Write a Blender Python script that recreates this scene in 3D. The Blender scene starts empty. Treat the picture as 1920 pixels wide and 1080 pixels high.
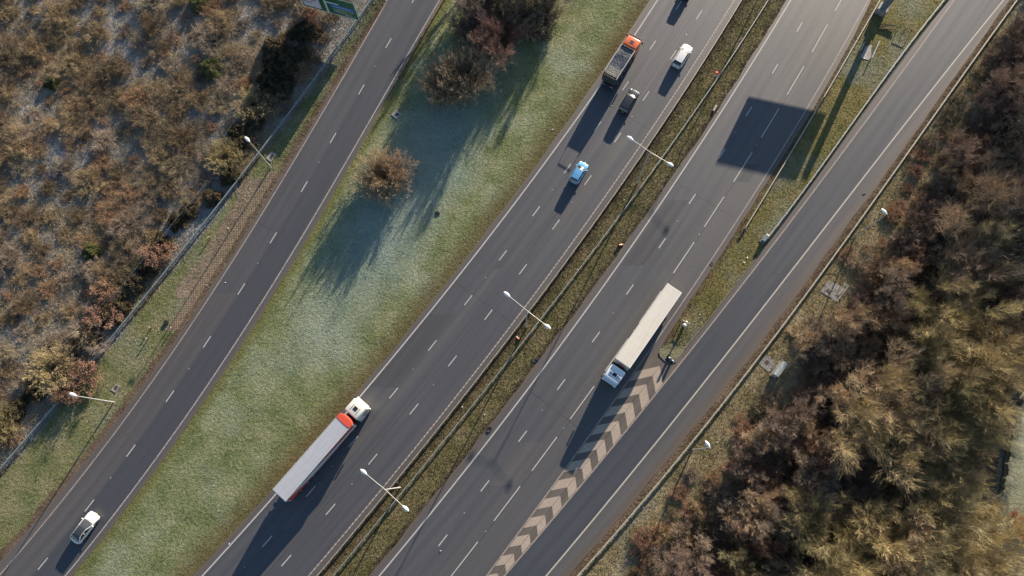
import bpy, bmesh, math, random
import numpy as np
from mathutils import Matrix, Vector
PI = math.pi
rad = math.radians
SC = bpy.context.scene
COL = SC.collection

# ---------------------------------------------------------------- survey frame
FPX, NX, NY, CAMH = 1400.0, 20.0, 343.0, 110.2
_n = np.array([NX, NY, FPX]); _n = _n/np.linalg.norm(_n)
_ex = np.array([1., 0, 0])-_n[0]*_n; _ex /= np.linalg.norm(_ex)
_ey = np.cross(_n, _ex)
def U(x, y, z=0.0):
    """ground survey: where the drone's view ray meets height z"""
    d = np.array([x-960., y-540., FPX]); d = d/(d@_n)*(CAMH-z)
    return np.array([d@_ex, -(d@_ey), z])
SUN_AZ = np.array([.462, .887]); SUN_AZ = SUN_AZ/np.linalg.norm(SUN_AZ)
SUN_EL = rad(14.0)

# ---------------------------------------------------------------- objects
def tag(o, label=None, cat=None, group=None, kind=None):
    if label: o['label'] = label
    if cat: o['category'] = cat
    if group: o['group'] = group
    if kind: o['kind'] = kind
    return o
def empty(name, loc=(0, 0, 0), rz=0.0):
    o = bpy.data.objects.new(name, None); COL.objects.link(o)
    o.location = [float(v) for v in loc]; o.rotation_euler = (0, 0, rz); o.empty_display_size = .3
    return o
def thing(name, label, cat, loc=(0, 0, 0), rz=0.0, group=None):
    return tag(empty(name, loc, rz), label, cat, group)
def raw(name, V, F, uv=None):
    """V (n,3); F (m,k) one polygon size; uv per vertex (n,2)"""
    V = np.asarray(V, np.float32); F = np.asarray(F, np.int32)
    m, k = F.shape
    me = bpy.data.meshes.new(name)
    me.vertices.add(len(V)); me.vertices.foreach_set('co', V.ravel())
    me.loops.add(m*k); me.loops.foreach_set('vertex_index', F.ravel())
    me.polygons.add(m)
    me.polygons.foreach_set('loop_start', np.arange(0, m*k, k, dtype=np.int32))
    me.polygons.foreach_set('loop_total', np.full(m, k, np.int32))
    me.update(calc_edges=True)
    if uv is not None:
        for nm, a in uv.items():
            l = me.uv_layers.new(name=nm)
            l.data.foreach_set('uv', np.asarray(a, np.float32)[F.ravel()].ravel())
    return me
def link(name, me, mat=None, parent=None, smooth=False):
    if mat is not None and not me.materials: me.materials.append(mat)
    if smooth: me.polygons.foreach_set('use_smooth', [True]*len(me.polygons))
    o = bpy.data.objects.new(name, me); COL.objects.link(o)
    if parent is not None: o.parent = parent
    return o
def copy_tree(o, parent=None):
    c = o.copy(); COL.objects.link(c)
    if parent is not None: c.parent = parent
    for ch in list(o.children): copy_tree(ch, c)
    return c

class MB:
    """collects shapes and links them as one mesh"""
    def __init__(s): s.bm = bmesh.new()
    def _app(s, tmp):
        me = bpy.data.meshes.new('tmp'); tmp.to_mesh(me); tmp.free(); s.bm.from_mesh(me); bpy.data.meshes.remove(me)
    def box(s, c, d, bev=0.0, M=None, seg=2, taper=None):
        t = bmesh.new(); bmesh.ops.create_cube(t, size=1.0)
        for v in t.verts:
            v.co = Vector((v.co.x*d[0], v.co.y*d[1], v.co.z*d[2]))
            if taper and v.co.z > 0: v.co.x *= taper[0]; v.co.y *= taper[1]
        if bev > 0: bmesh.ops.bevel(t, geom=list(t.edges), offset=bev, segments=seg, affect='EDGES', profile=.5)
        for v in t.verts: v.co += Vector(c)
        if M is not None: bmesh.ops.transform(t, matrix=M, verts=t.verts)
        s._app(t); return s
    def cyl(s, a, b, r, n=12, r2=None):
        a, b = Vector(a), Vector(b); d = b-a
        t = bmesh.new(); bmesh.ops.create_cone(t, cap_ends=True, segments=n, radius1=r, radius2=r if r2 is None else r2, depth=d.length)
        q = Vector((0, 0, 1)).rotation_difference(d.normalized())
        bmesh.ops.transform(t, matrix=Matrix.Translation((a+b)/2) @ q.to_matrix().to_4x4(), verts=t.verts)
        s._app(t); return s
    def ell(s, c, d, M=None, n=16):
        t = bmesh.new(); bmesh.ops.create_uvsphere(t, u_segments=n, v_segments=n//2+2, radius=1)
        for v in t.verts: v.co = Vector((v.co.x*d[0], v.co.y*d[1], v.co.z*d[2]))
        if M is not None: bmesh.ops.transform(t, matrix=M, verts=t.verts)
        for v in t.verts: v.co += Vector(c)
        s._app(t); return s
    def poly(s, pts):
        vs = [s.bm.verts.new([float(q) for q in p]) for p in pts]; s.bm.faces.new(vs); return s
    def grid(s, rows):
        """rows of equally many points"""
        R = [[s.bm.verts.new([float(q) for q in p]) for p in r] for r in rows]
        for i in range(len(R)-1):
            for j in range(len(R[0])-1):
                s.bm.faces.new((R[i][j], R[i][j+1], R[i+1][j+1], R[i+1][j]))
        return s
    def prism(s, pts, z0, z1):
        lo = [s.bm.verts.new((float(p[0]), float(p[1]), z0)) for p in pts]; hi = [s.bm.verts.new((float(p[0]), float(p[1]), z1)) for p in pts]
        n = len(pts); s.bm.faces.new(hi); s.bm.faces.new(lo[::-1])
        for i in range(n): s.bm.faces.new((lo[i], lo[(i+1) % n], hi[(i+1) % n], hi[i]))
        return s
    def build(s, name, mat=None, parent=None, smooth=False, mesh_only=False):
        bmesh.ops.recalc_face_normals(s.bm, faces=s.bm.faces)
        me = bpy.data.meshes.new(name); s.bm.to_mesh(me); s.bm.free()
        if mat: me.materials.append(mat)
        if smooth:
            for p in me.polygons: p.use_smooth = True
            try: me.set_sharp_from_angle(angle=rad(35))
            except Exception: pass
        if mesh_only: return me
        return link(name, me, None, parent)

# ---------------------------------------------------------------- materials
class NT:
    def __init__(s, name):
        s.m = bpy.data.materials.new(name); s.m.use_nodes = True; s.t = s.m.node_tree
        s.b = s.t.nodes['Principled BSDF']; s.b.inputs['Specular IOR Level'].default_value = .35
    def n(s, ty, **kw):
        nd = s.t.nodes.new(ty)
        for k, v in kw.items(): setattr(nd, k, v)
        return nd
    def l(s, a, b): s.t.links.new(a, b)
    def pos(s): return s.n('ShaderNodeNewGeometry').outputs['Position']
    def obj(s): return s.n('ShaderNodeTexCoord').outputs['Object']
    def uv(s, nm): return s.n('ShaderNodeUVMap', uv_map=nm).outputs['UV']
    def sep(s, v, i):
        q = s.n('ShaderNodeSeparateXYZ'); s.l(v, q.inputs[0]); return q.outputs[i]
    def scale(s, v, sc):
        q = s.n('ShaderNodeVectorMath', operation='MULTIPLY'); s.l(v, q.inputs[0]); q.inputs[1].default_value = sc; return q.outputs[0]
    def add(s, v, w):
        q = s.n('ShaderNodeVectorMath', operation='ADD'); s.l(v, q.inputs[0]); s.l(w, q.inputs[1]); return q.outputs[0]
    def noise(s, v, sc, det=4, rough=.55, dist=0., col=False):
        q = s.n('ShaderNodeTexNoise'); s.l(v, q.inputs['Vector']); q.inputs['Scale'].default_value = sc
        q.inputs['Detail'].default_value = det; q.inputs['Roughness'].default_value = rough; q.inputs['Distortion'].default_value = dist
        return q.outputs['Color' if col else 'Fac']
    def vor(s, v, sc, out='Distance'):
        q = s.n('ShaderNodeTexVoronoi'); s.l(v, q.inputs['Vector']); q.inputs['Scale'].default_value = sc; return q.outputs[out]
    def ramp(s, f, stops, interp='LINEAR'):
        q = s.n('ShaderNodeValToRGB'); s.l(f, q.inputs[0]); e = q.color_ramp.elements; q.color_ramp.interpolation = interp
        while len(e) < len(stops): e.new(.5)
        for i, (p, c) in enumerate(stops):
            e[i].position = p
            c = (c, c, c) if not hasattr(c, '__len__') else c
            e[i].color = (*c[:3], 1)
        return q.outputs[0]
    def mix(s, f, a, b, mode='MIX'):
        q = s.n('ShaderNodeMix', data_type='RGBA', blend_type=mode)
        for inp, val in ((q.inputs[0], f), (q.inputs[6], a), (q.inputs[7], b)):
            if isinstance(val, (int, float)): inp.default_value = val
            elif isinstance(val, tuple): inp.default_value = (*val[:3], 1)
            else: s.l(val, inp)
        return q.outputs[2]
    def math(s, op, a, b=0.0, c=None):
        q = s.n('ShaderNodeMath', operation=op)
        for i, v in enumerate((a, b) if c is None else (a, b, c)):
            if isinstance(v, (int, float)): q.inputs[i].default_value = v
            else: s.l(v, q.inputs[i])
        return q.outputs[0]
    def bump(s, h, st=.5, d=.1):
        q = s.n('ShaderNodeBump'); q.inputs['Strength'].default_value = st; q.inputs['Distance'].default_value = d
        s.l(h, q.inputs['Height']); s.l(q.outputs[0], s.b.inputs['Normal'])
    def col(s, c):
        if isinstance(c, tuple): s.b.inputs['Base Color'].default_value = (*c, 1)
        else: s.l(c, s.b.inputs['Base Color'])
    def set(s, **kw):
        for k, v in kw.items():
            i = s.b.inputs[k.replace('_', ' ')]
            if hasattr(v, 'links') or hasattr(v, 'is_linked'): s.l(v, i)
            else: i.default_value = v
        return s

def paint(name, c, rough=.35, metal=0., spec=.5, dirt=.12, coat=0.):
    t = NT(name); v = t.obj()
    f = t.noise(v, 3.0, 5, .6)
    t.col(t.mix(t.ramp(f, [(.35, 0.), (.75, 1.)]), c, tuple(x*(1-dirt*2) + .05*dirt for x in c)))
    r = t.ramp(t.noise(v, 7., 3), [(.3, max(.05, rough-.08)), (.7, min(1., rough+.12))])
    t.l(r, t.b.inputs['Roughness'])
    t.b.inputs['Metallic'].default_value = metal; t.b.inputs['Specular IOR Level'].default_value = spec
    t.b.inputs['Coat Weight'].default_value = coat; t.b.inputs['Coat Roughness'].default_value = .08
    return t.m

def asphalt(name, a, b,  dust=(.17, .145, .125), edge=(.0, .0), rough=.5, lanes=None, mottle=1.0, track=.6):
    """u = metres across, v = metres along (UV 'm'); normalised across in UV 'n'"""
    t = NT(name); m = t.uv('m'); nu = t.uv('n'); p = t.pos()
    big = t.noise(p, .05, 3, .5)
    streak = t.noise(t.scale(m, (1.1, .035, 1)), 1.0, 4, .6)
    c = t.mix(t.ramp(big, [(.3, 0.), (.7, 1.)]), a, b)
    c = t.mix(t.ramp(streak, [(.36, 0.), (.68, .5*mottle)]), c, tuple(x*1.25 for x in b))
    tr = t.ramp(t.math('SINE', t.math('MULTIPLY', t.math('ADD', t.sep(m, 0), t.math('MULTIPLY', big, .3)), 3.43)), [(0., 0.), (1., 1.)])
    c = t.mix(t.math('MULTIPLY', tr, t.math('MULTIPLY', t.ramp(streak, [(.35, .2), (.6, .45)]), track)), c, tuple(x*.72 for x in a))
    # wheel paths: slightly darker polished bands inside each lane are wear of the surface
    if lanes:
        u = t.sep(nu, 0)
        for (u0, u1, col, w) in lanes:
            k = t.math('MULTIPLY', t.ramp(u, [(max(0, u0-.004), 0.), (u0+.004, 1.)]), t.ramp(u, [(u1-.004, 1.), (min(1, u1+.004), 0.)]))
            c = t.mix(t.math('MULTIPLY', k, w), c, col)
    # wear: oil spots and pale grit
    sp = t.noise(p, 2.2, 6, .7)
    c = t.mix(t.ramp(sp, [(.55, 0.), (.75, .5*mottle)]), c, tuple(x*.62 for x in a))
    fine = t.noise(p, 30., 2, .8)
    c = t.mix(.18, c, t.ramp(fine, [(.25, tuple(x*.4 for x in a)), (.75, tuple(x*1.8 for x in b))]))
    if edge[0] or edge[1]:
        u = t.sep(nu, 0)
        j = t.math('ADD', u, t.math('MULTIPLY', t.math('SUBTRACT', t.noise(t.scale(p, (1, 1, 1)), .9, 5, .65), .5), .5))
        if edge[0]: c = t.mix(t.ramp(j, [(0., 1.), (edge[0], 0.)]), c, dust)
        if edge[1]: c = t.mix(t.ramp(j, [(1-edge[1], 0.), (1., 1.)]), c, dust)
    t.col(c); t.l(t.ramp(streak, [(.3, rough-.06), (.7, rough+.06)]), t.b.inputs['Roughness'])
    t.b.inputs['Specular IOR Level'].default_value = .62
    t.bump(fine, .25, .02)
    return t.m

def turf(name, cols, frost=None, left=None, right=None, fine=9., bump=.6, frost_lo=.42, stretch=None, frostblob=False):
    """cols: four or more colours ordered dark to light, blotched together; left/right: (width, colour) bands with ragged edges"""
    t = NT(name); p = t.pos()
    pp = p
    w = t.noise(p, .35, 3, .5, col=True)
    pw = t.add(p, t.scale(w, (1.5, 1.5, 0)))
    f1 = t.noise(pw, .28, 6, .62); f2 = t.noise(p, 2.1, 6, .7); f3 = t.noise(p, fine*.5, 6, .85)
    k = t.math('ADD', t.math('MULTIPLY', f1, .34), t.math('ADD', t.math('MULTIPLY', f2, .26), t.math('MULTIPLY', f3, .40)))
    n = len(cols); lo, hi = .41, .60
    c = t.ramp(k, [(lo+(hi-lo)*i/(n-1), cc) for i, cc in enumerate(cols)])
    if frost:
        fr = t.ramp(t.noise(t.add(p, t.scale(w, (3, 3, 0))), .085, 5, .6), [(frost_lo, 0.), (frost_lo+.2, .8)])
        fr2 = t.ramp(t.noise(p, 5., 4, .8), [(.35, .35), (.65, 1.)])
        c = t.mix(t.math('MULTIPLY', fr, fr2), c, frost)
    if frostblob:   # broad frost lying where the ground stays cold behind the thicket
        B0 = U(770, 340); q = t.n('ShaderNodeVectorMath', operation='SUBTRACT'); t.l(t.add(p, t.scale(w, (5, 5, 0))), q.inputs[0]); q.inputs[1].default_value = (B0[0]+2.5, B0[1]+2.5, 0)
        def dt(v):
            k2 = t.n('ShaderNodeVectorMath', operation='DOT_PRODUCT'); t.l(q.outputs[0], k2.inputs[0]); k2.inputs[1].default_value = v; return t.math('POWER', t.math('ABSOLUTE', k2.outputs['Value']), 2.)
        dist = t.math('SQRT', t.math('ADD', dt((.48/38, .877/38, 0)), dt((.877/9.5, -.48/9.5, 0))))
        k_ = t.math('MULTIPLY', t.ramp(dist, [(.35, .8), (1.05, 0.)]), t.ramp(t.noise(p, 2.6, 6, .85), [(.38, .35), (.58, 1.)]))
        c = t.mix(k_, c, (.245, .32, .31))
    if left or right:
        u = t.sep(t.uv('m'), 0)
        j = t.math('ADD', u, t.math('MULTIPLY', t.math('SUBTRACT', t.noise(p, .6, 5, .65), .5), 3.0))
        if left: c = t.mix(t.ramp(t.math('DIVIDE', j, left[0]*2), [(.15, .85), (.75, 0.)]), c, left[1])
        if right:
            u2 = t.sep(t.uv('r'), 0)
            j2 = t.math('ADD', u2, t.math('MULTIPLY', t.math('SUBTRACT', t.noise(p, .7, 5, .65), .5), 3.0))
            c = t.mix(t.ramp(t.math('DIVIDE', j2, right[0]*2), [(.15, .85), (.75, 0.)]), c, right[1])
    dk = t.ramp(t.noise(p, 1.9, 7, .85), [(.34, .45), (.47, 1.)])
    c = t.mix(1., c, dk, 'MULTIPLY')
    t.col(c); t.set(Roughness=.95); t.b.inputs['Specular IOR Level'].default_value = .15
    t.bump(t.math('ADD', t.math('MULTIPLY', f2, 1.), t.math('MULTIPLY', f3, .35)), bump, .35)
    return t.m

def foliage(name, cols, sc=.5, rnd=.35, rough=.8, spec=.15, world=True, frost=None):
    """twigs, blades: colour blotched by place, plus a shift for each plant"""
    t = NT(name); p = t.pos()
    info = t.n('ShaderNodeObjectInfo').outputs['Random']
    k = t.math('ADD', t.noise(p, sc, 5, .7), t.math('MULTIPLY', t.math('SUBTRACT', info, .5), rnd))
    n = len(cols)
    c = t.ramp(k, [(.3+.4*i/(n-1), cc) for i, cc in enumerate(cols)])
    if frost: c = t.mix(t.ramp(t.noise(p, .09, 4, .6), [(.46, 0.), (.62, .7)]), c, frost)
    t.col(c); t.set(Roughness=rough); t.b.inputs['Specular IOR Level'].default_value = spec
    return t.m

M = {}
M['asph1'] = asphalt('asphalt_old_left', (.055, .055, .061), (.067, .066, .071), lanes=[(.5, 1., (.043, .045, .055), .8)])
M['asph2'] = asphalt('asphalt_main', (.054, .055, .063), (.068, .068, .076), track=1.)
M['asph3'] = asphalt('asphalt_main_worn', (.058, .059, .065), (.073, .072, .078), lanes=[(.55, 1., (.092, .084, .078), .5)])
M['asph4'] = asphalt('asphalt_new_slip', (.038, .042, .052), (.052, .055, .065), mottle=.6)
M['shoulder'] = asphalt('asphalt_shoulder', (.074, .067, .065), (.095, .084, .080), mottle=1.2)
M['shoulder_l'] = asphalt('asphalt_shoulder_dusty_left', (.074, .067, .065), (.095, .084, .080), edge=(.45, 0), dust=(.115, .085, .062))
M['shoulder_r'] = asphalt('asphalt_shoulder_dusty_right', (.068, .064, .066), (.088, .081, .080), edge=(0, .45), dust=(.115, .085, .062))
M['hatch'] = asphalt('asphalt_hatched', (.085, .072, .060), (.110, .092, .076), mottle=1.6)

def linepaint(name, c, wear=.5, under=(.09, .08, .075)):
    t = NT(name); p = t.pos()
    f = t.noise(p, 7., 5, .75)
    c2 = t.mix(t.ramp(f, [(wear-.06, 1.), (wear+.06, 0.)]), c, under)
    t.col(t.mix(t.ramp(t.noise(p, .5, 3), [(.35, 0.), (.7, .35)]), c2, tuple(x*.75 for x in c))); t.set(Roughness=.6)
    return t.m
M['line'] = linepaint('road_paint_white', (.44, .43, .41), .38)
M['line_worn'] = linepaint('road_paint_worn', (.40, .37, .33), .46)
M['line_tan'] = linepaint('road_paint_dirty', (.34, .28, .24), .44)
M['chev'] = linepaint('chevron_paint', (.40, .325, .26), .42, (.19, .15, .12))
M['line_warm'] = linepaint('road_paint_cream', (.44, .40, .34), .36)
M['seam'] = linepaint('tar_seam', (.03, .028, .028), .3)

M['galv'] = paint('galvanised_steel', (.40, .41, .42), .5, .35, .5, .25)
M['galv_green'] = paint('weathered_green_grey_steel', (.25, .30, .30), .55, .3, .4, .3)
M['galv_tan'] = paint('weathered_tan_steel', (.46, .42, .34), .55, .15, .4, .3)
M['rust'] = paint('rusty_steel', (.20, .13, .085), .7, .1, .3, .4)
M['post_wood'] = paint('weathered_timber', (.20, .15, .11), .85, 0, .2, .4)
M['lamp_white'] = paint('lamp_head_white', (.80, .80, .80), .3, 0, .5, .04)
M['lamp_glass'] = paint('lamp_lens', (.35, .37, .38), .12, 0, .6, .04)
M['pole'] = paint('lamp_pole_grey', (.52, .51, .49), .5, .2, .5, .2)
M['concrete'] = paint('concrete', (.34, .32, .30), .9, 0, .25, .35)
M['concrete_pale'] = paint('concrete_pale', (.46, .44, .41), .9, 0, .25, .3)
M['brownhole'] = paint('rusty_iron_lid', (.10, .065, .05), .7, .2, .4, .3)
M['iron'] = paint('cast_iron_grate', (.05, .05, .052), .6, .3, .4, .3)
M['tyre'] = paint('tyre_rubber', (.018, .018, .019), .75, 0, .3, .2)
M['rim'] = paint('wheel_rim_alloy', (.45, .46, .48), .3, .8, .5, .1)
M['black'] = paint('black_plastic', (.02, .02, .022), .5, 0, .4, .2)
M['chassis'] = paint('chassis_dark', (.035, .035, .04), .6, .1, .3, .3)
M['glass'] = paint('dark_car_glass', (.012, .014, .018), .06, 0, .8, .05)
M['glass_grey'] = paint('grey_sky_glass', (.05, .055, .06), .05, 0, 1.0, .05)
M['red_light'] = paint('red_lamp_lens', (.45, .02, .02), .2, 0, .6, .02)
M['amber'] = paint('amber_lens', (.7, .25, .03), .2, 0, .6, .02)
M['head_light'] = paint('clear_lamp_lens', (.75, .77, .8), .1, 0, .8, .02)
M['plate'] = paint('number_plate_yellow', (.6, .48, .08), .5, 0, .4, .02)
M['plate_w'] = paint('number_plate_white', (.65, .65, .62), .5, 0, .4, .02)
M['red_plastic'] = paint('red_plastic', (.62, .035, .025), .4, 0, .5, .08)
M['orange_plastic'] = paint('orange_plastic', (.62, .16, .06), .5, 0, .5, .2)
M['white_plastic'] = paint('white_plastic', (.78, .76, .73), .4, 0, .5, .08)
M['cabinet'] = paint('cabinet_pale_grey', (.50, .52, .48), .5, 0, .4, .15)
M['steel_blue'] = paint('painted_blue_grey_steel', (.16, .20, .24), .5, .2, .5, .15)
M['sign_green'] = paint('sign_green', (.006, .10, .055), .4, 0, .5, .05)
M['sign_blue'] = paint('sign_blue', (.01, .12, .42), .4, 0, .5, .05)
M['sign_white'] = paint('sign_white', (.55, .60, .58), .4, 0, .5, .05)
M['sign_lilac'] = paint('sign_pale_panel', (.52, .50, .58), .4, 0, .5, .05)
M['sign_back'] = paint('sign_back_grey', (.18, .18, .19), .5, .3, .5, .1)
M['litter'] = paint('litter_white', (.70, .68, .62), .6, 0, .4, .1)
M['black_rubber'] = paint('black_rubber_cable', (.012, .012, .013), .6, 0, .4, .1)

# ---------------------------------------------------------------- road lines (surveyed, smoothed in the ground plane)
PXL = dict(
 b0=[(700,0),(667,47),(623,107),(547,210),(480,297),(437,360),(363,453),(287,543),(217,627),(143,718),(100,770),(0,887)],
 r1l=[(728,0),(683,73),(646.7,133),(597,218),(540,310),(500,375),(430,480),(333,627),(272,727),(197,820),(93,940),(0,1054)],
 w1l=[(600,220),(516.7,358),(478.3,423),(403,541.7),(283,719),(200,831.7),(0,1078)],
 w1r=[(820,6.7),(760,113),(666.7,270),(615,359.5),(546.7,480),(480,585),(390,720),(323,817),(230,943),(123,1080)],
 r1r=[(830,3),(770,110),(700,230),(628,358),(560,477),(480,607),(403,721),(320,843),(213,983),(150,1063)],
 r2l=[(1217,0),(1173,67),(1120,153),(1043,260),(968,358),(873,480),(780,603),(677,725),(640,776),(480,951),(367,1073)],
 w2l=[(1233,0),(1190,68),(1127,155),(1060,255),(980,358),(910,457),(770,630),(694,720),(513,930),(480,969),(380,1080)],
 w2r=[(1377,0),(1327,80),(1260,182),(1200,275),(1141,359),(1072,457),(960,607),(873,720),(720,913),(578,1080)],
 r2r=[(1393,0),(1327,100),(1237,240),(1158,359),(1060,497),(960,627),(892,718),(770,863),(687,970),(600,1077)],
 b2=[(1438,7),(1363,117),(1287,230),(1199,359),(1103,483),(1013,603),(960,667),(917,723),(817,843),(760,917),(693,1000),(627,1078)],
 r3l=[(1473,0),(1440,58),(1403,123),(1327,233),(1240,360),(1177,440),(1107,553),(1043,627),(993,707),(960,750),(887,833),(837,897),(780,967),(713,1057)],
 w3l=[(1483,0),(1440,72),(1387,153),(1323,253),(1254,359),(1167,490),(1060,637),(996,720),(960,767),(870,883),(712,1080)],
 w3r=[(1607,37),(1580,93),(1553,130),(1512,203),(1440,323),(1417,360),(1330,497),(1260,593),(1207,667),(1173,719),(1120,795),(1060,887),(1000,960),(960,1017),(912,1077)],
 r3r=[(1630,10),(1583,97),(1543,167),(1430,367),(1383,427),(1320,517),(1277,587),(1236,660)],
 b3=[(1650,0),(1610,67),(1540,190),(1440,357),(1395.6,429)],
 b4=[(1768,3),(1727,53),(1673,123),(1607,223),(1557,283),(1507,355),(1474,400),(1441,443)],
 r4l=[(1775,6),(1734,56),(1680,126),(1614,226),(1564,286),(1514,358),(1480,403),(1422,480),(1340,584),(1267,678)],
 w4l=[(1790,0),(1707,113),(1617,230),(1526,360),(1440,476),(1360,573),(1247,720),(1160,823),(1070,927),(960,1067)],
 w4r=[(1880,0),(1807,97),(1693,233),(1600,359),(1540,437),(1440,562),(1316,720),(1227,837),(1127,957),(1023,1080)],
 r4r=[(1890,7),(1833,80),(1740,210),(1645,352),(1567,457),(1490,558),(1440,620),(1367,720),(1310,793),(1260,850),(1160,970),(1070,1080)],
 b5=[(1907,0),(1837,90),(1727,253),(1651,359),(1583,450),(1507,550),(1440,647),(1385,720),(1317,803),(1253,883),(1173,973),(1083,1080)],
 wood=[(1935,60),(1880,110),(1830,210),(1770,300),(1690,450),(1640,520),(1540,620),(1500,700),(1420,800),(1340,900),(1250,1020),(1215,1080)],
)
class Line:
    def __init__(s, px, deg=3):
        g = np.array([U(*p)[:2] for p in px]); s.y0, s.y1 = g[:, 1].min(), g[:, 1].max()
        deg = min(deg, 3 if len(px) > 5 else 2)
        s.c = np.polyfit(g[:, 1]/100, g[:, 0], deg); s.k = .06    # second derivative kept up outside the surveyed span
    def f(s, y): return np.polyval(s.c, np.asarray(y, float)/100)
    def x(s, y):
        y = np.asarray(y, float); yc = np.clip(y, s.y0, s.y1)
        d = np.polyval(np.polyder(s.c), yc/100)/100; e = y-yc
        return s.f(yc)+d*e-.0006*e*e
    def tan(s, y):
        d = (s.x(y+.5)-s.x(y-.5)); t = np.array([d, 1.]); return t/np.linalg.norm(t)
    def at(s, y, off=0., z=0.):
        t = s.tan(y); return np.array([s.x(y)+t[1]*off, y-t[0]*off, z])
LN = {k: Line(v) for k, v in PXL.items()}
YMIN, YMAX = -55., 125.
YN = U(1243, 672)[1]              # tip of the grass island

def fan(name, fl, fr, y0, y1, z, mat, na=1, step=1.0, kind='structure', jitL=0., jitR=0.):
    """sheet between two curves x=f(y)"""
    ys = np.arange(y0, y1+.01, step) if (y1-y0) > step else np.array([y0, y1])
    if ys[-1] < y1-.01: ys = np.r_[ys, y1]
    xl, xr = fl(ys), fr(ys)
    rng = np.random.default_rng(int(abs(y0*7+z*1000))+len(name))
    def wob(a):
        k = np.convolve(rng.normal(0, 1, len(ys)+4), [.25, .5, 1, .5, .25], 'valid'); return a*k
    if jitL: xl = xl+wob(jitL)
    if jitR: xr = xr+wob(jitR)
    u = np.linspace(0, 1, na+1)
    X = xl[:, None]*(1-u)+xr[:, None]*u; Y = np.repeat(ys[:, None], na+1, 1)
    V = np.stack([X, Y, np.full_like(X, z)], -1).reshape(-1, 3)
    i = np.arange(len(ys)-1)[:, None]*(na+1)+np.arange(na)[None]
    F = np.stack([i, i+1, i+na+2, i+na+1], -1).reshape(-1, 4)
    dx = np.gradient(xl, ys); cosn = 1/np.sqrt(1+dx*dx)
    m = np.stack([(X-xl[:, None])*cosn[:, None], Y/cosn[:, None]], -1).reshape(-1, 2)
    r = np.stack([(xr[:, None]-X)*cosn[:, None], Y], -1).reshape(-1, 2)
    nn = np.stack([np.repeat(u[None], len(ys), 0), Y], -1).reshape(-1, 2)
    me = raw(name, V, F, dict(m=m, n=nn, r=r))
    o = link(name, me, mat)
    if kind: o['kind'] = kind
    return o
def L(k, off=0.):
    ln = LN[k]
    def f(ys):
        ys = np.asarray(ys, float); d = (ln.x(ys+.5)-ln.x(ys-.5)); return ln.x(ys)+off*np.sqrt(1+d*d)
    return f

# ---------------------------------------------------------------- ground
M['floor'] = turf('woodland_leaf_litter', [(.022, .018, .014), (.045, .034, .024), (.075, .055, .038), (.11, .085, .06)], frost=(.14, .15, .17), frost_lo=.55)
M['scrub'] = turf('rough_scrub_ground', [(.09, .07, .045), (.16, .12, .075), (.23, .18, .11), (.30, .245, .16)], frost=(.32, .35, .39), frost_lo=.42)
M['verge0'] = turf('left_verge_grass', [(.085, .10, .04), (.145, .16, .065), (.205, .19, .10), (.28, .24, .155)], frost=(.20, .22, .18), frost_lo=.5, right=(.9, (.11, .075, .045)))
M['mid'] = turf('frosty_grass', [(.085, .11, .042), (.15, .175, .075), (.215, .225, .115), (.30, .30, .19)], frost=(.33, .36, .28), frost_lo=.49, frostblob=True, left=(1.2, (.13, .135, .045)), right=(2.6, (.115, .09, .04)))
M['median'] = turf('median_grass', [(.08, .075, .032), (.14, .125, .052), (.195, .155, .078), (.27, .21, .13)], left=(1.1, (.075, .055, .035)), right=(.5, (.07, .05, .035)))
M['island'] = turf('mossy_island_grass', [(.09, .088, .03), (.155, .14, .048), (.20, .165, .065), (.25, .205, .105)], frost=(.24, .27, .24), frost_lo=.48, left=(.8, (.11, .075, .045)))
M['verge5'] = turf('right_verge_rough_grass', [(.10, .085, .04), (.19, .155, .08), (.26, .21, .12), (.34, .29, .19)], frost=(.33, .33, .28), frost_lo=.54)
M['field'] = turf('frosty_pasture', [(.12, .13, .085), (.18, .19, .12), (.25, .25, .17), (.32, .31, .23)], frost=(.33, .34, .28))
M['dirt'] = turf('roadside_dirt', [(.07, .05, .035), (.11, .078, .055), (.15, .11, .078), (.19, .145, .105)], fine=14.)

g = MB(); g.poly([(-1500, -1500, -.02), (1500, -1500, -.02), (1500, 1500, -.02), (-1500, 1500, -.02)])
tag(g.build('ground', M['floor']), kind='structure')
far = lambda v: (lambda ys: np.full(len(np.atleast_1d(ys)), float(v)))
fan('scrub_ground', far(-150), L('b0', .6), YMIN, YMAX, .0, M['scrub'], 6, jitR=.12)
fan('left_verge', L('b0', .6), L('r1l'), YMIN, YMAX, .004, M['verge0'], 3)
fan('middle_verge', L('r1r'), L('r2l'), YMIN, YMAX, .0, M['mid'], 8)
fan('median_verge', L('r2r'), L('r3l'), YMIN, YMAX, .0, M['median'], 3)
fan('island_verge', L('r3r'), L('r4l'), YN+1.2, YMAX, .0, M['island'], 4)
fan('right_verge', L('r4r'), L('wood', 2.), YMIN, YMAX, .0, M['verge5'], 4, jitR=.5)
fan('barrier_dirt_strip', L('r4r'), L('b5', .05), YMIN, YMAX, .008, M['dirt'], 1, jitL=0)
# island nose
pn = [U(1236, 660), U(1238, 668), U(1246, 676), U(1257, 681), U(1268, 678), LN['r4l'].at(YN+1.9), LN['r3r'].at(YN+1.9)]
g = MB(); g.poly([(p[0], p[1], .006) for p in pn]); me = g.build('island_nose', M['island']); me['kind'] = 'structure'
uvl = me.data.uv_layers.new(name='m')
for d in uvl.data: d.uv = (2., 0)

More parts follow.
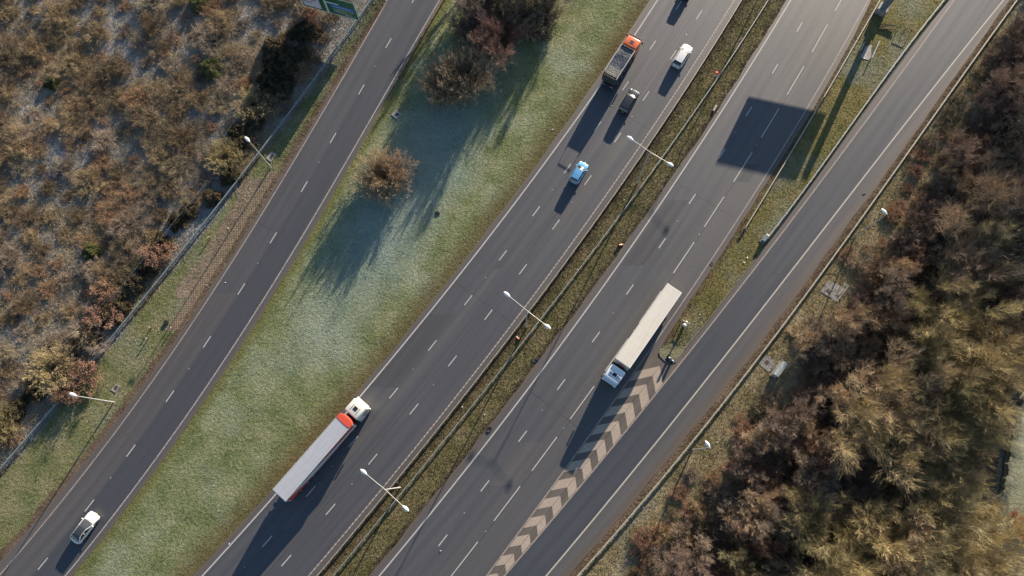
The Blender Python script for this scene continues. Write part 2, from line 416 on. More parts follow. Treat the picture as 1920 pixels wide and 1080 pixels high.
# ---------------------------------------------------------------- carriageways
ZR = .03
fan('slip_road_left', L('w1l'), L('w1r'), YMIN, YMAX, ZR, M['asph1'], 2)
fan('left_shoulder_inner', L('r1l'), L('w1l'), YMIN, YMAX, ZR, M['shoulder_l'], 1, jitL=.05)
fan('left_shoulder_outer', L('w1r'), L('r1r'), YMIN, YMAX, ZR, M['shoulder_r'], 1, jitR=.04)
fan('northbound_carriageway', L('w2l'), L('w2r'), YMIN, YMAX, ZR, M['asph2'], 3)
fan('northbound_hard_strip', L('r2l'), L('w2l'), YMIN, YMAX, ZR, M['shoulder_l'], 1, jitL=.05)
fan('northbound_median_strip', L('w2r'), L('r2r'), YMIN, YMAX, ZR, M['shoulder'], 1)
fan('southbound_carriageway', L('w3l'), L('w3r'), YMIN, YMAX, ZR, M['asph3'], 3)
fan('southbound_median_strip', L('r3l'), L('w3l'), YMIN, YMAX, ZR, M['shoulder_l'], 1, jitL=.08)
fan('southbound_hard_strip', L('w3r'), L('r3r'), YN, YMAX, ZR, M['shoulder_r'], 1, jitR=.05)
fan('hatched_area', L('w3r'), L('w4l'), YMIN, YN, ZR, M['hatch'], 2)
g = MB(); q = [(LN['r3r'].x(YN), YN), (LN['r4l'].x(YN), YN)]
fan('nose_tarmac', L('r3r'), L('r4l'), YN, YN+1.6, -.008, M['hatch'], 1)
fan('slip_hard_strip', L('r4l'), L('w4l'), YN, YMAX, ZR, M['shoulder_l'], 1)
fan('slip_road_right', L('w4l'), L('w4r'), YMIN, YMAX, ZR, M['asph4'], 2)
fan('slip_hard_shoulder', L('w4r'), L('r4r'), YMIN, YMAX, ZR, M['shoulder_r'], 1, jitR=.05)

def stripe(name, k, w, mat, y0=YMIN, y1=YMAX, off=0., z=ZR+.006):
    return fan(name, L(k, off-w/2), L(k, off+w/2), y0, y1, z, mat, 1)
stripe('edge_line', 'w1l', .17, M['line_tan']); stripe('edge_line', 'w1r', .17, M['line_worn'])
stripe('edge_line', 'w2l', .19, M['line']); stripe('edge_line', 'w3l', .19, M['line'])
stripe('edge_line', 'w3r', .17, M['line_tan']); stripe('edge_line', 'w4l', .19, M['line_tan'])
stripe('edge_line', 'w4r', .2, M['line_warm'])
# ribbed edge line: short raised ribs on a thin base
stripe('edge_line', 'w2r', .15, M['line_tan'])
ribs = MB(); s = -20.
while s < 85:
    a = LN['w2r'].at(s, -.085, ZR+.011); b = LN['w2r'].at(s, .085, ZR+.011); c = LN['w2r'].at(s+.2, .085, ZR+.011); d = LN['w2r'].at(s+.2, -.085, ZR+.011)
    ribs.poly([a, b, c, d]); s += .55
tag(ribs.build('edge_line_ribs', M['line_warm']), kind='structure')

DASH = dict(
 A=[(1272,10),(1225,85),(1173,161),(1120,237),(1064,316),(1005,396),(943,479),(878,563),(810,648),(739,737),(663,828),(583,921),(501,1015)],
 B=[(1311,28),(1262,103),(1211,180),(1158,258),(1102,338),(1043,421),(981,505),(916,590),(848,677),(776,767),(699,861),(620,955),(537,1051)],
 L=[(728,81),(679,168),(624,259),(570,350),(512,446),(454,542),(388,641),(319,743),(246,845),(167,948),(81,1057)],
 C=[(1499,51),(1453,129),(1404,209),(1354,288),(1298,373),(1242,456),(1181,543),(1117,632),(1051,721),(981,818),(910,911),(830,1013)],
 D=[(1537,72),(1492,151),(1444,231),(1393,313),(1338,397),(1281,483),(1222,575),(1157,665),(1090,755),(1021,851),(950,944),(871,1049)])
STUDS = []
for k, px in DASH.items():
    ln = Line(px); LN['d'+k] = ln
    ys = [U(*p)[1] for p in px]
    for e in range(4):
        ys.insert(0, ys[0]+(ys[0]-ys[1])); ys.append(ys[-1]-(ys[-2]-ys[-1]))
    half = 3.0 if k == 'D' else .98; w = .075
    m = MB()
    for y in ys:
        t = ln.tan(y); n = np.array([t[1], -t[0]]); c = np.array([ln.x(y), y])
        m.poly([(*(c+t*s_*half+n*q_*w), ZR+.006) for s_, q_ in ((-1, -1), (1, -1), (1, 1), (-1, 1))])
    tag(m.build('lane_line', M['line']), kind='structure')
    for i in range(0, len(ys)-1, 2): STUDS.append((ln, (ys[i]+ys[i+1])/2))
st = MB(); st.box((0, 0, .010), (.10, .08, .02), .005)
stm = st.build('road_stud', M['lamp_white'], mesh_only=True)
for i, (ln, y) in enumerate(STUDS):
    o = link('road_stud', stm); o.location = (float(ln.x(y)), y, ZR+.002); t = ln.tan(y); o.rotation_euler = (0, 0, math.atan2(t[1], t[0]))
    tag(o, 'small white road stud set between two lane dashes', 'road stud', 'road studs between the lane markings')

M['repair'] = asphalt('asphalt_repair', (.046, .045, .049), (.058, .056, .06))
M['repair2'] = asphalt('asphalt_repair_pale', (.072, .069, .070), (.088, .083, .082))
for i, (k_, o0, o1, ya_, yb_, mt_) in enumerate((('dA', -3.4, -.2, 12, 23, 'repair'), ('dB', .2, 1.7, 36, 52, 'repair2'), ('dC', -3.2, -.3, 30.5, 41, 'repair'), ('dC', .3, 3.3, -2, 4, 'repair2'),
        ('dD', .4, 2.0, 44, 47, 'repair'), ('dA', .25, 1.0, -8, 30, 'repair2'))):
    fan('asphalt_repair', L(k_, o0), L(k_, o1), ya_, yb_, ZR+.0025, M[mt_], 1)
for k_, o0, o1, y_ in (('dA', -3.6, 7.4, 26), ('dA', -3.6, 7.4, 57), ('dC', -3.6, 7, 42), ('dC', -3.6, 7.2, 9.5), ('dL', -3.3, 3.5, 36), ('dL', -3.3, 3.5, 4), ('w4l', .1, 5.3, 31)):
    a_, b_ = LN[k_].at(y_, o0), LN[k_].at(y_, o1); t_ = (b_-a_)/np.linalg.norm(b_-a_); n_ = np.array([-t_[1], t_[0], 0])*.035; q_ = MB(); rr_ = random.Random(int(y_)); N_ = 14
    q_.grid([[a_+(b_-a_)*i/N_+n_*(1+rr_.uniform(-1, 3)*s_)*s_+[0, 0, ZR+.004] for s_ in (-1, 1)] for i in range(N_+1)]); tag(q_.build('sealed_joint', M['repair']), kind='structure')
# chevrons
apex = [(1237,686),(1212,721),(1185,755),(1159,789),(1134,824),(1106,859),(1078,894),(1051,930),(1022,966),(993,1002),(963,1038)]
ag = np.array([U(*p)[:2] for p in apex]); CA = np.polyfit(ag[:, 1], ag[:, 0], 2)
d0 = np.linalg.norm(np.diff(ag, axis=0), axis=1).mean()
ay = list(np.polyval(np.polyfit(np.arange(len(ag)), ag[:, 1], 2), np.arange(len(ag))))
for e in range(8): ay.append(ay[-1]+(ay[-1]-ay[-2]))
def cx(y): return np.polyval(CA, max(y, ag[-1, 1]-3))+(0 if y > ag[-1, 1]-3 else (y-(ag[-1, 1]-3))*np.polyval(np.polyder(CA), ag[-1, 1]-3))
chev = MB()
for y in ay:
    c = np.array([cx(y), y]); t = np.array([cx(y+.5)-cx(y-.5), 1.]); t /= np.linalg.norm(t); n = np.array([t[1], -t[0]])
    for sg, key, off, kk in ((-1, 'w3r', .13, 1.22), (1, 'w4l', -.13, .95)):
        yy = y-1.; w = 0.
        # lateral room to the edge line along the arm
        for w_ in np.arange(.1, 6, .05):
            p = c+n*sg*w_-t*kk*w_
            lx = L(key, off)(np.array([p[1]]))[0]
            if (p[0]-lx)*sg > 0: break
            w = w_
        Lc = 1.85; w2 = w
        for w_ in np.arange(.1, 6, .05):
            p = c+n*sg*w_-t*(kk*w_+Lc)
            lx = L(key, off)(np.array([p[1]]))[0]
            if (p[0]-lx)*sg > 0: break
            w2 = w_
        a = c+n*sg*.02; b = c+n*sg*w-t*kk*w; e_ = c+n*sg*w2-t*(kk*w2+Lc); f_ = c+n*sg*.02-t*Lc
        chev.poly([(*a, ZR+.006), (*b, ZR+.006), (*e_, ZR+.006), (*f_, ZR+.006)])
tag(chev.build('chevron_markings', M['chev']), kind='structure')
ys = np.arange(YMIN, YN+.01, 1.)
fan('tar_seam', lambda q: np.array([cx(v) for v in q])-.03, lambda q: np.array([cx(v) for v in q])+.03, -30., YN, ZR+.004, M['seam'], 1)
stripe('tar_seam', 'dB', .05, M['seam'], off=-.9, z=ZR+.003)
stripe('tar_seam', 'dD', .05, M['seam'], off=.16, z=ZR+.003)
# relaid patch on the left slip road
M['patch'] = asphalt('asphalt_patch', (.064, .060, .060), (.076, .071, .070), mottle=1.4)
fan('relaid_patch', L('w1l', .15), L('dL', -.25), YMIN, U(421, 550)[1], ZR+.003, M['patch'], 1, jitR=.02)

# paved grid strip and bare dirt beside the left slip road
def blockpave():
    t = NT('grass_grid_paving'); m = t.uv('m')
    br = t.n('ShaderNodeTexBrick'); t.l(m, br.inputs['Vector']); br.offset = .5
    for k, v in (('Scale', 1.), ('Mortar Size', .045), ('Brick Width', .30), ('Row Height', .30), ('Mortar Smooth', .2)): br.inputs[k].default_value = v
    br.inputs['Color1'].default_value = (.38, .27, .19, 1); br.inputs['Color2'].default_value = (.30, .22, .155, 1); br.inputs['Mortar'].default_value = (.07, .052, .038, 1)
    c = t.mix(t.ramp(t.noise(t.pos(), .7, 5, .7), [(.45, 0.), (.7, .6)]), br.outputs['Color'], (.12, .10, .05))
    t.col(c); t.set(Roughness=.9); t.bump(br.outputs['Fac'], -.4, .04); return t.m
M['grid'] = blockpave()
ya, yb = U(333, 620)[1], U(525, 322)[1]
fan('grid_paving', L('r1l', -2.3), L('r1l', -.75), ya, yb, .016, M['grid'], 3, step=.5)
fan('bare_dirt_margin', L('r1l', -4.3), L('r1l', -2.3), ya+5, yb-1, .012, turf('pinkish_bare_ground', [(.12, .09, .065), (.19, .145, .105), (.25, .195, .145), (.31, .25, .19)]), 2, step=.5, jitL=.25)
fan('roadside_dirt_strip', L('r1l', -.8), L('r1l', .04), YMIN, YMAX, .02, M['dirt'], 1, step=.5, jitL=.12)

# kerb along the island
M['kerb'] = paint('kerb_stone', (.20, .185, .17), .85, 0, .25, .35)
k = MB(); ysk = np.arange(YN+1.4, YMAX, .915)
for i in range(len(ysk)-1):
    a, b = LN['r4l'].at(ysk[i]+.006), LN['r4l'].at(ysk[i+1]-.006); t = (b-a)/np.linalg.norm(b-a); n = np.array([t[1], -t[0], 0])
    k.grid([[a-n*.14+[0, 0, 0.0], a-n*.14+[0, 0, .11], a-n*.02+[0, 0, .11], a-n*.0+[0, 0, .02]], [b-n*.14, b-n*.14+[0, 0, .11], b-n*.02+[0, 0, .11], b+[0, 0, .02]]])
tag(k.build('kerb', M['kerb']), kind='structure')
k = MB(); pn2 = pn[:5]
for a, b in zip(pn2[:-1], pn2[1:]):
    t = (b-a)/np.linalg.norm(b-a); n = np.array([t[1], -t[0], 0])
    k.grid([[a-n*.07, a-n*.07+[0, 0, .11], a+n*.07+[0, 0, .11], a+n*.07], [b-n*.07, b-n*.07+[0, 0, .11], b+n*.07+[0, 0, .11], b+n*.07]])
tag(k.build('kerb', M['kerb']), kind='structure')

# ---------------------------------------------------------------- safety barriers
def barrier(label, fn, y0, y1, mat, postmat, top=.68, w=.22, hh=.30, gap=2.4, side=0, group=None, postw=.11):
    """fn(y, off) -> point; rail with a folded profile on posts"""
    root = thing('safety_barrier', label, 'barrier', fn((y0+y1)/2, 0), 0, group); o = np.array(root.location)
    prof = [(-w/2, top-hh), (-w*.5, top-hh*.72), (-w*.2, top-hh*.5), (-w*.5, top-hh*.28), (-w*.45, top), (w*.45, top), (w*.5, top-hh*.28), (w*.2, top-hh*.5), (w*.5, top-hh*.72), (w*.5, top-hh), (-w/2, top-hh)]
    ys = np.arange(y0, y1, 1.6)
    rows = [[fn(y, p[0])+np.array([0, 0, p[1]])-o for p in prof] for y in ys]
    MB().grid(rows).build('rail', mat, root)
    pm = MB().box((0, 0, (top-.06)/2), (postw, postw*.8, top-.06)).box((0, side*.08, top-.22), (.1, w*.9, .16)).build('post', postmat, mesh_only=True)
    y = y0; n = 0
    while y < y1-.5 and n < 98:
        p = fn(y, -side*w*.3)-o; q = fn(y+.5, 0)-fn(y-.5, 0)
        c = link('post', pm, None, root); c.location = (p[0], p[1], 0); c.rotation_euler = (0, 0, math.atan2(q[1], q[0]))
        dy = gap*q[1]/np.linalg.norm(q[:2]); y += dy; n += 1
    return root
def fl(k, off=0.): return lambda y, o: LN[k].at(y, off+o)
barrier('green-grey steel barrier along the scrub field, left of the left slip road', fl('b0'), -28, 92, M['galv_green'], M['galv'], .78, .20, .32)
barrier('weathered tan barrier along the northbound side of the median', fl('r2r'), -28, 92, M['galv_tan'], M['rust'], .66, .12, .28)
barrier('thin grey barrier down the middle of the grassy median', fl('b2'), -28, 92, M['galv'], M['galv'], .70, .11, .28)
barrier('tan barrier ending beside the grass island, right of the southbound carriageway', fl('b3'), U(1395.6, 429)[1], 92, M['galv_tan'], M['rust'], .66, .16, .30, side=-1)
barrier('dark-shadowed grey barrier on the island kerb ending at a blue-grey box', fl('b4'), U(1441, 443)[1], 92, M['galv'], M['rust'], .72, .16, .30)
barrier('long cream barrier between the right slip road and the wood', fl('b5'), -28, 92, M['galv_tan'], M['galv'], .72, .17, .30)
barrier('short rusty barrier at the upper right edge of the left slip road', fl('r1r', .12), U(752, 147)[1], 92, M['rust'], M['rust'], .66, .24, .30, side=1)

# ---------------------------------------------------------------- street lamps
def lamp_head(root, j, c, wid=.26, th=.16):
    """shell from joint j through centre c"""
    j, c = np.array(j), np.array(c); d = c-j; hl = np.linalg.norm(d); a = math.atan2(d[1], d[0])
    m = MB(); rows = []
    for i, s in enumerate(np.linspace(0, 1, 15)):
        x = s*2*hl*1.02; ww = wid*(math.sin(PI*min(1, s*.92+.06))**.62)*(.55+.45*min(1, s*2.2)); 
        if s > .985: ww = .02
        rows.append([np.array([x, ww*math.cos(q), th*ww/wid*math.sin(q)*(1 if math.sin(q) > 0 else .6)]) for q in np.linspace(0, 2*PI, 17)])
    m.grid(rows); h = m.build('lamp_head', M['lamp_white'], root, smooth=True)
    h.location = j; h.rotation_euler = (0, rad(-4), a)
    l = MB().ell((hl*1.15, 0, -th*.5), (hl*.6, wid*.7, .07)).build('lens', M['lamp_glass'], h, smooth=True)
    return h
def double_lamp(top, h1, h2, H, label):
    T = U(*top, H); root = thing('street_lamp', label, 'street lamp', (T[0], T[1], 0), 0, 'twin-arm lamps down the median'); o = np.array([T[0], T[1], 0])
    MB().cyl((0, 0, 0), (0, 0, 1.3), .125, 14).cyl((0, 0, 1.3), (0, 0, H), .105, 14, .065).build('pole', M['pole'], root, smooth=True)
    MB().box((0.118, 0, .75), (.03, .12, .5), .008).build('access_door', M['galv'], root)
    A = U(*h1, H+.1)-o; B = U(*h2, H+.1)-o
    ar = MB()
    for C in (A, B):
        u = C/np.linalg.norm(C[:2]); ln = np.linalg.norm(C[:2])-.52
        ar.cyl((0, 0, H-.15), (u[0]*ln*.5, u[1]*ln*.5, H+.02), .045, 8).cyl((u[0]*ln*.5, u[1]*ln*.5, H+.02), (u[0]*ln, u[1]*ln, H+.1), .042, 8)
        j = np.array([u[0]*ln, u[1]*ln, H+.1]); lamp_head(root, j, j+np.array([u[0], u[1], 0])*.55)
    ar.build('arm', M['pole'], root, smooth=True)
    return root
HD = 12.2
double_lamp((1218.5, 284), (1182, 260), (1256, 308), HD, 'twin-arm lamp nearest the top of the median, beside the blue hatchback')
double_lamp((987.9, 582), (951, 552.5), (1026, 612), HD, 'middle twin-arm lamp of the median, level with the white trailer')
double_lamp((721.6, 918), (682.5, 885.5), (760, 953), HD, 'twin-arm lamp with its pale pole leaning left, right of the red-fronted lorry')
# next lamp along the row, standing past the top edge (its shadow falls in the picture)
r = copy_tree([o for o in COL.objects if o.name == 'street_lamp'][0]); r.location = (35.2, 70.9, 0)
r.location = (42.3, 81.8, 0); r['label'] = 'next twin-arm lamp along the median, just past the top edge'
def single_lamp(joint, centre, H, label):
    T = U(*joint, H); C = U(*centre, H)-T; root = thing('street_lamp', label, 'street lamp', (T[0], T[1], 0), 0, 'single-arm lamps beside the slip roads')
    MB().cyl((0, 0, 0), (0, 0, 1.2), .11, 14).cyl((0, 0, 1.2), (0, 0, H), .095, 14, .055).build('pole', M['pole'], root, smooth=True)
    u = C/np.linalg.norm(C); lamp_head(root, (-u[0]*.05, -u[1]*.05, H+.02), (u[0]*.5, u[1]*.5, H+.02))
    MB().box((0.105, 0, .7), (.03, .11, .45), .008).build('access_door', M['galv'], root)
    return root
single_lamp((468, 266), (464, 261.8), 9.6, 'upper left single lamp, its pole crossing the green-grey barrier')
single_lamp((143.5, 742.5), (138, 740.5), 9.5, 'lower left single lamp whose pole stands in the grass verge')
single_lamp((1331, 839.5), (1326.3, 832.8), 10.4, 'single lamp lowest on the right, at the wood edge below the chevrons')
single_lamp((1663, 401.5), (1657, 396.5), 10.4, 'single lamp highest on the right, beside the upper wood')

# ---------------------------------------------------------------- cantilever sign past the top edge, its column and plinth in view
base = U(1651, 22)
root = thing('gantry_sign', 'big blue-grey cantilever sign column on a concrete plinth, casting the square shadow', 'sign', base); o = base
MB().box((0, 0, .6), (1.7, 1.6, 1.2), .05, Matrix.Rotation(rad(-32), 4, 'Z')).build('plinth', M['concrete'], root)
MB().box((0, 0, 1.24), (1.3, 1.3, .08), .01, Matrix.Rotation(rad(-32), 4, 'Z')).build('base_plate', M['galv'], root)
MB().box((0, 0, 4.8), (.95, .85, 7.0), .04, Matrix.Rotation(rad(-14), 4, 'Z')).build('column', M['steel_blue'], root)
SA = np.array([*(U(1403, 182)[:2]+SUN_AZ*20.4)]); SB = np.array([*(U(1550, 214)[:2]+SUN_AZ*20.4)])
t2 = (SB-SA)/np.linalg.norm(SB-SA); n2 = np.array([t2[1], -t2[0]]); Lp = np.linalg.norm(SB-SA)
a2 = math.atan2(t2[1], t2[0]); RM = Matrix.Rotation(a2, 4, 'Z')
mid = (SA+SB)/2-o[:2]
def gx(u, v, z): return (mid[0]+t2[0]*u+n2[0]*v, mid[1]+t2[1]*u+n2[1]*v, z)
p = MB().box((0, 0, 0), (Lp, .12, 3.25), .02).build('sign_panel', M['sign_green'], root); p.location = gx(0, 0, 6.72); p.rotation_euler = (0, 0, a2)
bm_ = MB()
for z in (5.7, 7.7):
    a = gx(-Lp/2+.4, -.3, z); b = gx(Lp/2-.1, -.3, z); bm_.cyl(a, b, .16, 8)
for i in range(9):
    u = -Lp/2+.5+i*(Lp-1.4)/8; bm_.cyl(gx(u, -.3, 5.7), gx(u+.7, -.3, 7.7), .05, 6)
bm_.build('boom', M['steel_blue'], root)

# ---------------------------------------------------------------- direction sign top left
foot = [U(607.7, 31.5), U(623.5, 36.5), U(641.8, 41), U(659.5, 45.4)]
fa, fb = foot[0], foot[-1]; dirs = (fb-fa)/np.linalg.norm(fb-fa)
root = thing('direction_sign', 'green direction sign with a blue band on four posts behind the left barrier', 'sign', (fa+fb)/2); o = (fa+fb)/2
nrm = np.array([dirs[1], -dirs[0], 0]);   # faces the camera side
if nrm[1] > 0: nrm = -nrm
for f in foot: MB().cyl(f-o, f-o+np.array([0, 0, 6.4]), .07, 10).build('post', M['galv'], root, smooth=True)
half = 4.9; z0, z1 = 2.0, 6.6; cs = -.55
def sp(u, z, d): return (dirs*(u+cs)+nrm*d)+np.array([0, 0, z])
def plate(name, u0, u1, za, zb, d, mat, par, th=.01):
    m = MB(); P = [sp(u0, za, d), sp(u1, za, d), sp(u1, zb, d), sp(u0, zb, d)]; Q = [x-nrm*th for x in P]
    m.poly(P); m.poly(Q[::-1])
    for i in range(4): m.poly([P[i], Q[i], Q[(i+1) % 4], P[(i+1) % 4]])
    return m.build(name, mat, par)
pan = plate('panel', -half, half, z0, z1, .12, M['sign_green'], root, .05)
plate('border', -half, half, z0, z0+.1, .125, M['sign_white'], pan); plate('border', half-.1, half, z0+.1, z1-.1, .125, M['sign_white'], pan)
plate('border', -half, -half+.1, z0+.1, z1-.1, .125, M['sign_white'], pan); plate('border', -half, half, z1-.1, z1, .125, M['sign_white'], pan)
plate('pale_panel', -half+.35, -1.55, z0+.45, z1-.4, .135, M['sign_lilac'], pan)
plate('route_stem', -.62, -.25, z0+.12, z1-.8, .135, M['sign_white'], pan)
plate('route_branch', -.25, 2.0, z1-1.7, z1-1.4, .136, M['sign_white'], pan)
plate('blue_band', .35, half-.4, z0+2.0, z0+2.75, .135, M['sign_blue'], pan)
rg = random.Random(4)
for zz, u0, u1, mt in ((z0+2.26, .7, 3.9, 'sign_white'), (z0+1.66, .7, 4.2, 'sign_white'), (z0+1.26, .7, 2.9, 'sign_white'), (z0+.86, .7, 3.6, 'sign_white'), (z0+.46, 2.6, 4.3, 'sign_white')):
    m = MB(); u = u0
    while u < u1:
        w = rg.uniform(.07, .16); h = rg.choice((.15, .15, .21))
        P = [sp(u, zz, .15), sp(u+w, zz, .15), sp(u+w, zz+h, .15), sp(u, zz+h, .15)]; m.poly(P); u += w+rg.choice((.05, .05, .05, .16))
    m.build('lettering', M[mt], pan)
m = MB(); rows = ((z1-.9, -4.2, -2.2), (z1-1.6, -4.3, -2.6), (z1-2.3, -4.2, -2.0), (z1-3.0, -4.3, -2.9))
for zz, u0, u1 in rows:
    u = u0
    while u < u1:
        w = rg.uniform(.09, .18); P = [sp(u, zz, .15), sp(u+w, zz, .15), sp(u+w, zz+.24, .15), sp(u, zz+.24, .15)]; m.poly(P); u += w+rg.choice((.05, .06, .18))
m.build('lettering', M['black'], pan)
# ---------------------------------------------------------------- vehicles
def wheel(root, x, y, r, wd, sgn, dual=False):
    t = MB().cyl((0, -wd/2, 0), (0, wd/2, 0), r, 28).build('wheel', M['tyre'], root, smooth=True); t.location = (x, y, r)
    m = MB(); yy = sgn*(wd/2+.004); m.cyl((0, yy-sgn*.03, 0), (0, yy, 0), r*.62, 20); m.cyl((0, yy, 0), (0, yy+sgn*.025, 0), r*.2, 12)
    for i in range(8):
        a = i*PI/4; m.box((math.cos(a)*r*.4, yy+sgn*.006, math.sin(a)*r*.4), (.05, .02, .05))
    m.build('rim', M['rim'], t, smooth=True)
    return t
def pix_pose(front, rear, z=.75):
    F, R_ = U(*front, z), U(*rear, z); d = F-R_; return (F+R_)/2, math.atan2(d[1], d[0])

def car(label, pose, mat, L_=4.3, W=1.8, H=1.47, kind='hatch', roofmat=None, glass='glass', cat='car'):
    (c, a) = pose; root = thing('car', label, cat, (c[0], c[1], ZR), a)
    hb = W/2
    if kind == 'hatch': c0, r1, r2, c3 = .26, .08, -.36, -.46; zb_r, zb_f, nose = 1.0, .93, .76
    elif kind == 'suv': c0, r1, r2, c3 = .24, .10, -.38, -.47; zb_r, zb_f, nose = 1.08, 1.03, .88
    else: c0, r1, r2, c3 = .22, .02, -.24, -.42; zb_r, zb_f, nose = .98, .92, .70
    wr = .33 if L_ < 4.6 else .345; fx, rx = L_*.315, -L_*.30
    def belt(s):
        if s > c0: k = (s-c0)/(.5-c0); return zb_f+(nose-zb_f)*k**1.6
        if s < c3: return zb_r-.1*((c3-s)/(.5+c3+1e-6))
        return zb_f+(zb_r-zb_f)*((c0-s)/(c0-c3))
    rows = []
    ss = np.concatenate([[-.5, -.497, -.485], np.linspace(-.465, .455, 44), [.475, .49, .498, .5]])
    for s in ss:
        e = max(0, (abs(s)-.36)/.14); w = hb*(1-.20*e**2.4)
        endk = 1-.55*max(0, (abs(s)-.47)/.03)**3
        zl = .20; x = s*L_
        for wx in (fx, rx):
            if abs(x-wx) < wr+.06: zl = max(zl, math.sqrt((wr+.06)**2-(x-wx)**2)+wr*.95)
        zb = belt(s); zt = .5+(zb-.5)*(.6+.4*min(1, endk+.1)) if abs(s) > .47 else zb
        pr = [(w*.90, .20), (w*.99, .36), (w*1.0, .58), (w*.985, zt-.13), (w*.95, zt-.035), (w*.86, zt+.005), (w*.45, zt+.03), (0, zt+.04)]
        pr = [(y, max(z, min(zl, zt-.14))) for y, z in pr[:4]]+pr[4:]
        bow = .16*max(0, (abs(s)-.30)/.20)**2*(1 if s > 0 else -1)
        row = [(x-bow*(y/hb)**2*1.1, -y, z) for y, z in pr]+[(x-bow*(y/hb)**2*1.1, y, z) for y, z in pr[::-1][1:]]
        rows.append(row)
    m = MB(); m.grid(rows)
    for r in (rows[0], rows[-1]): m.poly(r)
    m.build('body', mat, root, smooth=True)
    MB().box((0, 0, .22), (L_*.88, W*.84, .12), .03).build('underbody', M['chassis'], root)
    # greenhouse
    wb = hb*.86; wt = hb*.665; zr = H
    def C(t, x, w, z, bow, crown):  # t in -1..1 across
        return np.array([x+bow*(1-t*t), t*w, z+crown*(1-t*t)])
    ts = np.linspace(-1, 1, 11)
    zc = belt(c0)+.0; zr_b = belt(c3)+.0
    base_f = [C(t, c0*L_, wb, zc, .10, .035) for t in ts]; top_f = [C(t, r1*L_, wt, zr-.03, .06, .03) for t in ts]
    base_r = [C(t, c3*L_, wb*.96, zr_b, -.05, .03) for t in ts]; top_r = [C(t, r2*L_, wt, zr-.05, -.04, .03) for t in ts]
    def between(A, B, n, bulge):
        out = []
        for i in range(n+1):
            k = i/n; out.append([a*(1-k)+b*k+np.array([0, 0, bulge*4*k*(1-k)]) for a, b in zip(A, B)])
        return out
    MB().grid(between(base_f, top_f, 5, .035)).build('windscreen', M[glass], root, smooth=True)
    MB().grid(between(base_r, top_r, 5, .05)).build('rear_window', M['glass'], root, smooth=True)
    MB().grid(between(top_f, top_r, 8, .035)).build('roof', roofmat or mat, root, smooth=True)
    for sg in (1, -1):
        j = -1 if sg > 0 else 0
        rowsb = []
        for k in np.linspace(0, 1, 13):
            xb = c0*L_+(c3-c0)*L_*k; xt = r1*L_+(r2-r1)*L_*k
            zbk = belt(c0+(c3-c0)*k)-.01; B_ = np.array([xb, sg*(wb+.012*math.sin(PI*k)), zbk]); T_ = np.array([xt, sg*wt, zr-.035+.028*math.sin(PI*k)])
            rowsb.append([B_*(1-q)+T_*q+np.array([0, sg*.035*4*q*(1-q), 0]) for q in np.linspace(0, 1, 5)])
        MB().grid(rowsb).build('side_window', M['glass'], root, smooth=True)
        fr = MB()
        def tube(pts, r):
            for p_, q_ in zip(pts[:-1], pts[1:]): fr.cyl(p_, q_, r, 8)
        ins = lambda row: [p_+np.array([0, sg*.006, .006]) for p_ in row]
        tube(ins(rowsb[0]), .038); tube(ins(rowsb[-1]), .05); tube([r[-1]+np.array([0, sg*.004, .008]) for r in rowsb], .034); tube(ins(rowsb[6]), .028)
        fr.build('pillar', mat, root, smooth=True)
        MB().ell((c0*L_-.16, sg*(hb+.07), zc+.06), (.09, .12, .075)).cyl((c0*L_-.16, sg*(hb-.08), zc), (c0*L_-.16, sg*(hb+.05), zc+.04), .025, 6).build('wing_mirror', mat, root, smooth=True)
        h = MB().ell((L_*.455, sg*hb*.68, nose-.05), (.17, .19, .06)); h.build('headlight', M['head_light'], root, smooth=True)
        MB().ell((-L_*.472, sg*hb*.74, zb_r-.16), (.10, .15, .09)).build('tail_light', M['red_light'], root, smooth=True)
        for wx in (fx, rx): wheel(root, wx, sg*(hb-.12), wr, .21, sg)
    MB().box((-L_*.5-.004, 0, .72), (.012, .5, .11), .003).build('number_plate', M['plate'], root)
    MB().box((L_*.5+.004, 0, .42), (.012, .5, .11), .003).build('number_plate', M['plate_w'], root)
    MB().box((L_*.493, 0, .56), (.03, W*.55, .12), .01).build('grille', M['black'], root)
    return root
P_white = paint('car_paint_white', (.72, .71, .69), .25, 0, .5, .04, .5)
P_blue = paint('car_paint_pale_blue', (.16, .42, .70), .25, .3, .5, .04, .6)
P_grey = paint('car_paint_dark_grey', (.018, .024, .038), .3, .1, .4, .04, .3)
P_black = paint('car_paint_black', (.02, .022, .026), .22, .1, .6, .04, .8)
car('white saloon with dark glass roof on the left slip road', pix_pose((176, 966), (141, 1013)), P_white, 4.55, 1.82, 1.44, 'saloon', M['glass_grey'], 'glass_grey')
car('white hatchback in the lane beside the median, top of the picture', pix_pose((1291, 86), (1267, 124)), P_white, 4.45, 1.82, 1.50, 'hatch')
car('dark grey estate car following the orange tipper truck', pix_pose((1190, 172), (1168, 208)), P_grey, 4.3, 1.82, 1.56, 'suv', cat='car')
car('pale blue hatchback in the middle lane near the top lamp', pix_pose((1094, 309), (1076, 339)), P_blue, 3.8, 1.72, 1.48, 'hatch')
car('dark car just leaving the picture at the top, only its shadow fully seen', pix_pose((1303.5, -45), (1281, -3)), P_black, 4.4, 1.82, 1.47, 'hatch')

